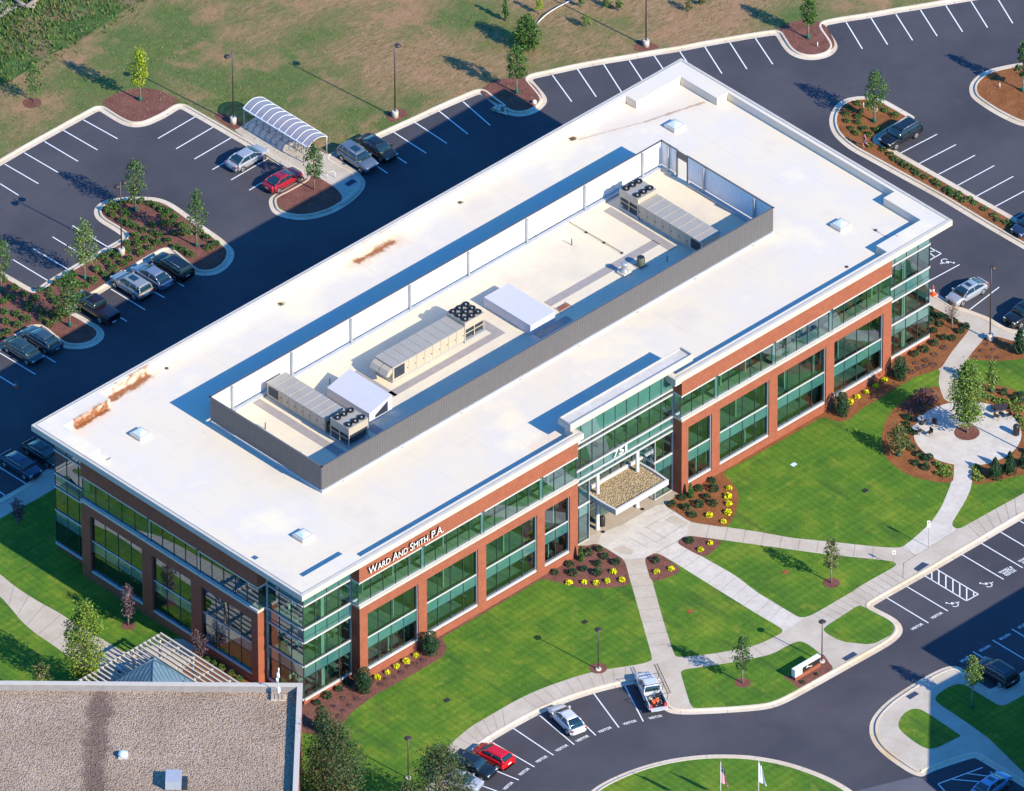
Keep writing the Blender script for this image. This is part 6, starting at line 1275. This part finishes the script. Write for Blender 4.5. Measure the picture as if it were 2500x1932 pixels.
shrubs('g', 'round_shrub', 'green shrub beside the pergola', 'shrubs beside the pergola', L5(15, [(1765, 620), (1820, 665), (1900, 710), (1960, 760), (1700, 600)]), .85, marks=[(15, 1640, 560, 'the low purple tree'), (15, 2085, 790, 'the brick pier')])
shrubs('d', 'round_shrub', 'tiny shrub before the monument sign', 'shrubs at the monument sign', L5(18, [(480, 712), (368, 780)]), .45, marks=[(18, 526, 620, 'the lamp'), (18, 285, 790, 'the white sign end')])
# grass cover that nobody could count
def tufts(name, n, fn, pal, size, z, label):
    random.seed(11); v = []; f = []; mi = []
    for _ in range(n):
        p = fn()
        if p is None: continue
        for _k in range(3):
            a = random.uniform(0, 6.28); d = Vector((math.cos(a), math.sin(a), 0)); e = Vector((-d.y, d.x, 0)); s = size*random.uniform(.5, 1.3); i = len(v)
            b2 = Vector((p.x, p.y, z))+d*random.uniform(0, .25); v += [tuple(b2-e*s*.25), tuple(b2+e*s*.25), tuple(b2+d*s*.35+Vector((0, 0, s)))]; f.append((i, i+1, i+2)); mi.append(random.randrange(3))
    me = bpy.data.meshes.new(name); me.from_pydata(v, [], f)
    for k in range(3): me.materials.append(M['leaf_%s%d' % (pal, k)])
    me.polygons.foreach_set('material_index', mi); me.update(); o = link(name, me); tag(o, label, 'grass', None, 'stuff')
def lineside(a, b2, p): return (b2.x-a.x)*(p.y-a.y)-(b2.y-a.y)*(p.x-a.x)
mA, mB_ = P(1, 0, 720), P(1, 1130, 30)
def fm1():
    p = P(1, random.uniform(-60, 1300), random.uniform(-60, 760)); return p if lineside(mA, mB_, p) > random.uniform(-40, 160) else None
tufts('tall_weeds', 3600, fm1, 'w2', .34, S, 'dark green tall weeds in the top left corner')
Kf = offset(K1s, 1.0, False)
def inside(pts, p):
    c = False; n = len(pts); j = n-1
    for i in range(n):
        if (pts[i].y > p.y) != (pts[j].y > p.y) and p.x < (pts[j].x-pts[i].x)*(p.y-pts[i].y)/(pts[j].y-pts[i].y)+pts[i].x: c = not c
        j = i
    return c
FP = Kf+[Vector((400, 130, 0)), Vector((400, 900, 0)), Vector((-500, 900, 0)), Vector((-500, 60, 0))]
def fm2():
    p = P(2, random.uniform(-2050, 4300), random.uniform(-80, 1330)); return p if inside(FP, p) else None
for k, cs in {'tan': ((.34, .25, .13), (.28, .22, .10), (.18, .20, .06))}.items():
    LEAF[k] = cs
    for i, c in enumerate(cs): M['leaf_%s%d' % (k, i)] = leafmat('leaf_%s%d' % (k, i), c)
tufts('field_grass', 9000, fm2, 'tan', .13, S, 'dry tan and green grass of the field behind the parking lot')
# ------------------------------------------------------------------ VEHICLES
PAINT = {}
def paint(name, c, metal=.3):
    if name not in PAINT:
        m, t, b = newmat('paint_'+name); b.inputs['Base Color'].default_value = (*c, 1); b.inputs['Roughness'].default_value = .32; b.inputs['Metallic'].default_value = metal
        b.inputs['Coat Weight'].default_value = 1; b.inputs['Coat Roughness'].default_value = .04; M['paint_'+name] = m; PAINT[name] = m
    return 'paint_'+name
SPEC = {'sedan': dict(L=4.75, w=1.82, belt=.98, h=1.46, xr=(-2.0, -1.0), xf=(1.42, .38), hood=.90, tail=1.03, r=.33, hb=.80, ht=.60),
        'coupe': dict(L=4.5, w=1.80, belt=.94, h=1.37, xr=(-1.95, -.8), xf=(1.25, .25), hood=.86, tail=.99, r=.33, hb=.79, ht=.57),
        'hatch': dict(L=4.25, w=1.80, belt=1.0, h=1.49, xr=(-2.02, -1.5), xf=(1.25, .35), hood=.92, tail=1.02, r=.32, hb=.80, ht=.62),
        'suv': dict(L=4.7, w=1.90, belt=1.12, h=1.74, xr=(-2.26, -1.95), xf=(1.15, .4), hood=1.06, tail=1.1, r=.37, hb=.86, ht=.68),
        'pickup': dict(L=5.7, w=1.98, belt=1.18, h=1.84, xr=(-.75, -.6), xf=(1.25, .6), hood=1.08, tail=.7, r=.40, hb=.88, ht=.70)}
def loft(b, rings, m, cap=True):
    n = len(rings[0]); i0 = len(b.v); k = b.mat(m)
    for r in rings: b.v += [tuple(p) for p in r]
    for a in range(len(rings)-1):
        for j in range(n): b.f.append((i0+a*n+j, i0+a*n+(j+1) % n, i0+(a+1)*n+(j+1) % n, i0+(a+1)*n+j)); b.mi.append(k); b.sm.append(True)
    if cap:
        b.f.append(tuple(i0+n-1-j for j in range(n))); b.mi.append(k); b.sm.append(False); b.f.append(tuple(i0+(len(rings)-1)*n+j for j in range(n))); b.mi.append(k); b.sm.append(False)
def car(kind, pc, c, p, rz, label, sunroof=False, rails=False, name=None, cover=False):
    s = SPEC[kind]; pm = paint(pc, c); root = empty(name or {'suv': 'parked_suv', 'pickup': 'pickup_truck'}.get(kind, 'parked_car'), (p.x, p.y, 0), rz, label, {'suv': 'SUV', 'pickup': 'pickup truck'}.get(kind, 'car'), 'parked vehicles')
    Lh = s['L']/2; w = s['w']/2; bz = s['belt']; b = MB(); g0 = .22 if kind in ('sedan', 'coupe', 'hatch') else .32
    bed = kind == 'pickup' and not cover
    st = [(-Lh, g0+.22, s['tail']-.25, w*.80), (-Lh+.07, g0+.1, s['tail']-.06, w*.9), (-Lh+.4, g0, s['tail'], w*.98), (s['xr'][0]-.1, g0, (s['tail'] if bed else bz), w), (s['xr'][0]+.25, g0, bz, w), (0, g0, bz-.02, w), (s['xf'][0]-.2, g0, bz-.03, w), (s['xf'][0]+.25, g0, s['hood']+.06, w*.99), (Lh-.55, g0, s['hood'], w*.96), (Lh-.2, g0+.04, s['hood']-.07, w*.90), (Lh-.04, g0+.12, s['hood']-.19, w*.80), (Lh, g0+.22, s['hood']-.30, w*.70)]
    if kind == 'pickup' and cover: st = [(x, a, (bz-.02 if x < s['xf'][0]-.3 else zt), ww) for x, a, zt, ww in st]
    rings = []
    for x, zb, zt, hw in st:
        hh = zt-zb; half = [(hw*.84, zb), (hw*.97, zb+.09), (hw, zb+hh*.4), (hw*.985, zb+hh*.75), (hw*.93, zt-.035), (hw*.80, zt), (hw*.4, zt+.018)]
        rings.append([Vector((x, -y, z)) for y, z in half]+[Vector((x, y, z)) for y, z in reversed(half)])
    loft(b, rings, pm)
    if bed:
        x0, x1 = -Lh+.02, s['xr'][0]
        for sg in (-1, 1): b.box(x0, x1, sg*w*.96, sg*w*.84, s['tail']-.15, bz-.02, pm)
        b.box(x1-.02, x1+.06, -w*.9, w*.9, s['tail']-.1, bz, pm)
        b.box(x0-.48, x0, -w*.86, w*.86, s['tail']-.04, s['tail']+.03, pm)
        b.box(x0+.03, x1-.03, -w*.83, w*.83, s['tail']+.022, s['tail']+.05, 'dark')
    bo = b.build('body', root)
    def ring(x0, x1, hw, z, n=6):
        pts = []; e = .12
        for sx, sy in ((1, -1), (1, 1), (-1, 1), (-1, -1)):
            cx, cy = (x1-e if sx > 0 else x0+e), sy*(hw-e); a0 = {(1, -1): -90, (1, 1): 0, (-1, 1): 90, (-1, -1): 180}[(sx, sy)]
            for i in range(4): a = R(a0+30*i); pts.append(Vector((cx+e*math.cos(a)*(1.6 if sx > 0 else 1), cy+e*math.sin(a), z)))
        return pts
    (xr0, xr1), (xf0, xf1) = s['xr'], s['xf']; H = s['h']
    q = MB(); loft(q, [ring(xr0, xf0, s['hb'], bz-.06), ring((xr0+xr1)/2-.05, (xf0+xf1)/2+.06, (s['hb']+s['ht'])/2+.03, (bz+H)/2), ring(xr1, xf1, s['ht'], H-.07)], 'carglass'); q.build('windows', root)
    q = MB(); loft(q, [ring(xr1-.07, xf1+.05, s['ht']+.035, H-.10), ring(xr1-.02, xf1-.02, s['ht']+.01, H-.04), ring(xr1+.2, xf1-.25, s['ht']-.16, H)], pm)
    for sg in (-1, 1):
        for (a, c2), (hw0, hw1), rr in [((xf0-.03, xf1), (s['hb']-.02, s['ht']), .04), ((xr0+.05, xr1+.02), (s['hb']-.02, s['ht']), .07), (((xr0+xf0)/2+.05, (xr1+xf1)/2), (s['hb'], s['ht']), .035)]:
            q.tube((a, sg*hw0, bz-.03), ((a+c2)/2, sg*((hw0+hw1)/2+.025), (bz+H)/2-.02), rr, rr, pm, 6); q.tube(((a+c2)/2, sg*((hw0+hw1)/2+.025), (bz+H)/2-.02), (c2, sg*hw1, H-.07), rr, rr*.9, pm, 6)
    if kind == 'suv': 
        for sg in (-1, 1): q.tube((xr0+.55, sg*s['hb'], bz-.03), (xr1+.45, sg*s['ht'], H-.07), .05, .05, pm, 6)
    ro = q.build('roof', root)
    if sunroof: q = MB(); q.box((xr1+xf1)/2-.05, xf1-.25, -.38, .38, H-.01, H+.012, 'carglass'); q.build('sunroof', ro)
    if rails:
        for sg in (-1, 1): q = MB(); q.tube((xr1+.1, sg*(s['ht']-.03), H+.04), (xf1-.2, sg*(s['ht']-.03), H+.04), .025, .025, 'galv', 6); q.build('roof_rail', ro)
    r = s['r']
    for x in (-Lh*.60, Lh*.62):
        for sg in (-1, 1):
            q = MB(); y0, y1 = sg*(w-.20), sg*(w+.015); q.tube((x, y0, r), (x, y1, r), r, r, 'tyre', 20); wo = q.build('wheel', root)
            q = MB(); q.tube((x, y1, r), (x, y1+sg*.012, r), r*.66, r*.6, 'rim', 10); q.tube((x, y1+sg*.01, r), (x, y1+sg*.02, r), r*.2, r*.2, 'dark', 6); q.build('rim', wo)
            q = MB()   # dark wheel arch lip
            for i in range(10):
                a0, a1 = math.pi*i/10, math.pi*(i+1)/10; q.tube((x+(r+.05)*math.cos(a0), sg*(w-.03), r+(r+.05)*math.sin(a0)), (x+(r+.05)*math.cos(a1), sg*(w-.03), r+(r+.05)*math.sin(a1)), .035, .035, 'dark', 5)
            q.build('wheel_arch', root)
    for sg in (-1, 1):
        q = MB(); q.box(Lh-.34, Lh-.06, sg*w*.52, sg*w*.84, s['hood']-.27, s['hood']-.13, 'lampglass'); q.build('headlight', root)
        q = MB(); q.box(-Lh+.0, -Lh+.2, sg*w*.62, sg*w*.92, s['tail']-.24 if not bed else .75, s['tail']-.10 if not bed else 1.1, 'tail'); q.build('taillight', root)
        q = MB(); q.box(xf0-.42, xf0-.25, sg*(w-.03), sg*(w+.16), bz-.02, bz+.12, pm); q.build('mirror', root)
    q = MB(); q.box(Lh-.12, Lh-.0, -w*.45, w*.45, g0+.2, s['hood']-.28, 'dark'); q.build('grille', root)
    q = MB(); q.box(-Lh-.012, -Lh+.05, -.24, .24, s['tail']-.42, s['tail']-.28, 'white'); q.build('licence_plate', root)
    return root
def hd(r, x0, y0, x1, y1): a, b2 = P(r, x0, y0), P(r, x1, y1); return math.atan2((b2-a).y, (b2-a).x)
def dC(x, y, z=.7): return P('D', x, y, z)
yb_ = hd(2, 1480, 1258, 1213, 1085)
silver, dkb, blk = (.42, .43, .46), (.045, .075, .105), (.012, .015, .018)
car('sedan', 'silver', silver, dC(527, 335), R(0), 'silver sedan nosed up to the bike shelter pavement')
car('coupe', 'maroon', (.42, .01, .03), dC(603, 381), R(0), 'dark red coupe beside the mulch island of the bike shelter')
car('suv', 'blue_grey', (.13, .17, .22), dC(763, 336, .8), yb_+math.pi, 'grey blue SUV right of the bike shelter', sunroof=True, rails=True)
car('sedan', 'black', blk, dC(805, 314), yb_+math.pi, 'black sedan against the back kerb, right of the grey blue SUV')
car('suv', 'black', blk, dC(367, 566, .8), R(90), 'black SUV in the shade, first of four by the shrub island', rails=True)
car('sedan', 'steel_blue', (.20, .24, .34), dC(325, 587), R(90), 'steel blue sedan between the black and the silver SUV')
car('suv', 'pewter', (.32, .34, .35), dC(280, 606, .8), R(90), 'silver SUV with roof glass third from the black one', sunroof=True)
car('pickup', 'wine', (.018, .004, .006), dC(203, 653, .8), R(90), 'dark wine pickup with a covered bed half under a tree', cover=True)
car('sedan', 'slate', dkb, dC(89, 722), R(90), 'dark slate sedan nearest the lower bulge of the shrub island')
car('sedan', 'pine', (.03, .06, .065), dC(49, 746), R(-90), 'dark green sedan by the left edge facing the building')
car('sedan', 'navy', (.03, .05, .10), dC(44, 990), R(-90), 'navy sedan in deep shade at the left edge below the roof corner')
car('sedan', 'black', blk, dC(92, 965), R(-90), 'black car in deep shade partly hidden by the roof corner')
car('suv', 'black', blk, dC(1920, 285, .85), R(180), 'black SUV parked beside the teardrop island', rails=True)
car('sedan', 'silver', silver, dC(2063, 621), R(180), 'silver sedan with sunroof at the right end of the building', sunroof=True)
car('suv', 'black', blk, dC(2186, 665, .85), R(180), 'black SUV cut by the right edge below the silver sedan')
car('sedan', 'navy', (.03, .05, .10), P(8, 2250, 320, .7), R(180), 'dark car barely showing at the right edge above the silver sedan')
h1 = hd(17, 678, 1298, 388, 1053); h2 = hd('h', 2218, 1258, 1430, 800); h3 = hd('h', 1940, 1490, 980, 1105); h4 = hd(17, 1245, 1108, 1095, 820)
car('sedan', 'pearl', (.78, .79, .80), P(17, 618, 1083, .7), h1-.07, 'white sedan in the curved visitor bays')
car('hatch', 'red', (.80, .004, .012), P('h', 1480, 1035, .72), (h2+h3)/2-.02, 'bright red hatchback in the curved visitor bays')
car('suv', 'black', blk, P('h', 1130, 1235, .8), h3+math.pi+.0, 'black SUV beside the red hatchback facing the drive')
car('sedan', 'silver', silver, P('h', 880, 1480, .7), h3+math.pi+.12, 'silver car mostly hidden under the broad tree')
tr_ = car('pickup', 'pearl', (.78, .79, .80), P(17, 1305, 845, .85), hd(17, 1360, 960, 1235, 690), 'white work pickup with open tailgate and loaded bed')
car('suv', 'black', blk, P(18, 1955, 690, .85), hd(18, 2060, 715, 1765, 535), 'black SUV in the big shadow at the lower right', rails=True)
car('sedan', 'sky', (.17, .36, .62), P(18, 1920, 1625, .7), R(0)+.1, 'light blue sedan at the bottom right in shade', sunroof=True)
# truck load and ladder
random.seed(9); tp = P(17, 1345, 900, .85); hz = tr_.rotation_euler.z; A_ = Vector((math.cos(hz), math.sin(hz), 0)); B_ = Vector((-A_.y, A_.x, 0)); c0 = Vector((tr_.location.x, tr_.location.y, 0))-A_*1.75
for i, (du, dv, rr, m, l) in enumerate([(-.4, .3, .2, 'orange', 'orange bucket at the tailgate of the white pickup'), (-.25, -.1, .17, 'orange', 'second orange bucket in the middle of the pickup bed'), (.5, -.4, .22, 'dark', 'black tub near the cab of the white pickup'), (.2, .45, .2, 'galv', 'grey bucket along the left side of the pickup bed')]):
    p = c0+A_*du+B_*dv; q = MB(); q.lathe((0, 0, 0), [(rr*.8, 0), (rr, .35), (rr*.85, .35), (rr*.7, .2)], m, 12); o = q.build('bucket'); o.location = (p.x, p.y, .76); tag(o, l, 'bucket')
q = MB(); 
for i in range(40):
    p = A_*random.uniform(-1, .95)+B_*random.uniform(-.7, .7); d = inball()*.35; d.z *= .3; q.tube(p+Vector((0, 0, .07)), p+d+Vector((0, 0, .12+abs(d.z))), .03, .03, random.choice(['bark', 'dark', 'galv', 'mat', 'beige']), 5)
o = q.build('tool_load'); o.location = (c0.x, c0.y, .76); tag(o, 'loose tools and offcuts strewn over the bed of the white pickup', 'tools', None, 'stuff')
q = MB(); rc = empty('ladder_rack', (tr_.location.x, tr_.location.y, 0), hz, 'dark ladder on a rack along the right side of the white pickup', 'ladder')
for y in (-1.0, -1.3): q.tube((-2.6, y, 2.05), (2.3, y, 2.05), .035, .035, 'bronze', 6)
for i in range(15): q.tube((-2.5+i*.33, -1.0, 2.05), (-2.5+i*.33, -1.3, 2.05), .025, .025, 'bronze', 5)
q.build('ladder', rc); q = MB()
for x in (-2.4, -.7, .9): q.tube((x, -.95, .9), (x, -1.1, 2.0), .03, .03, 'dark', 5); q.tube((x, .95, 1.95 if x > -1 else 1.9), (x, -1.1, 2.0), .03, .03, 'dark', 5); q.tube((x, .95, .9), (x, .95, 1.95), .03, .03, 'dark', 5)
q.build('rack', rc)
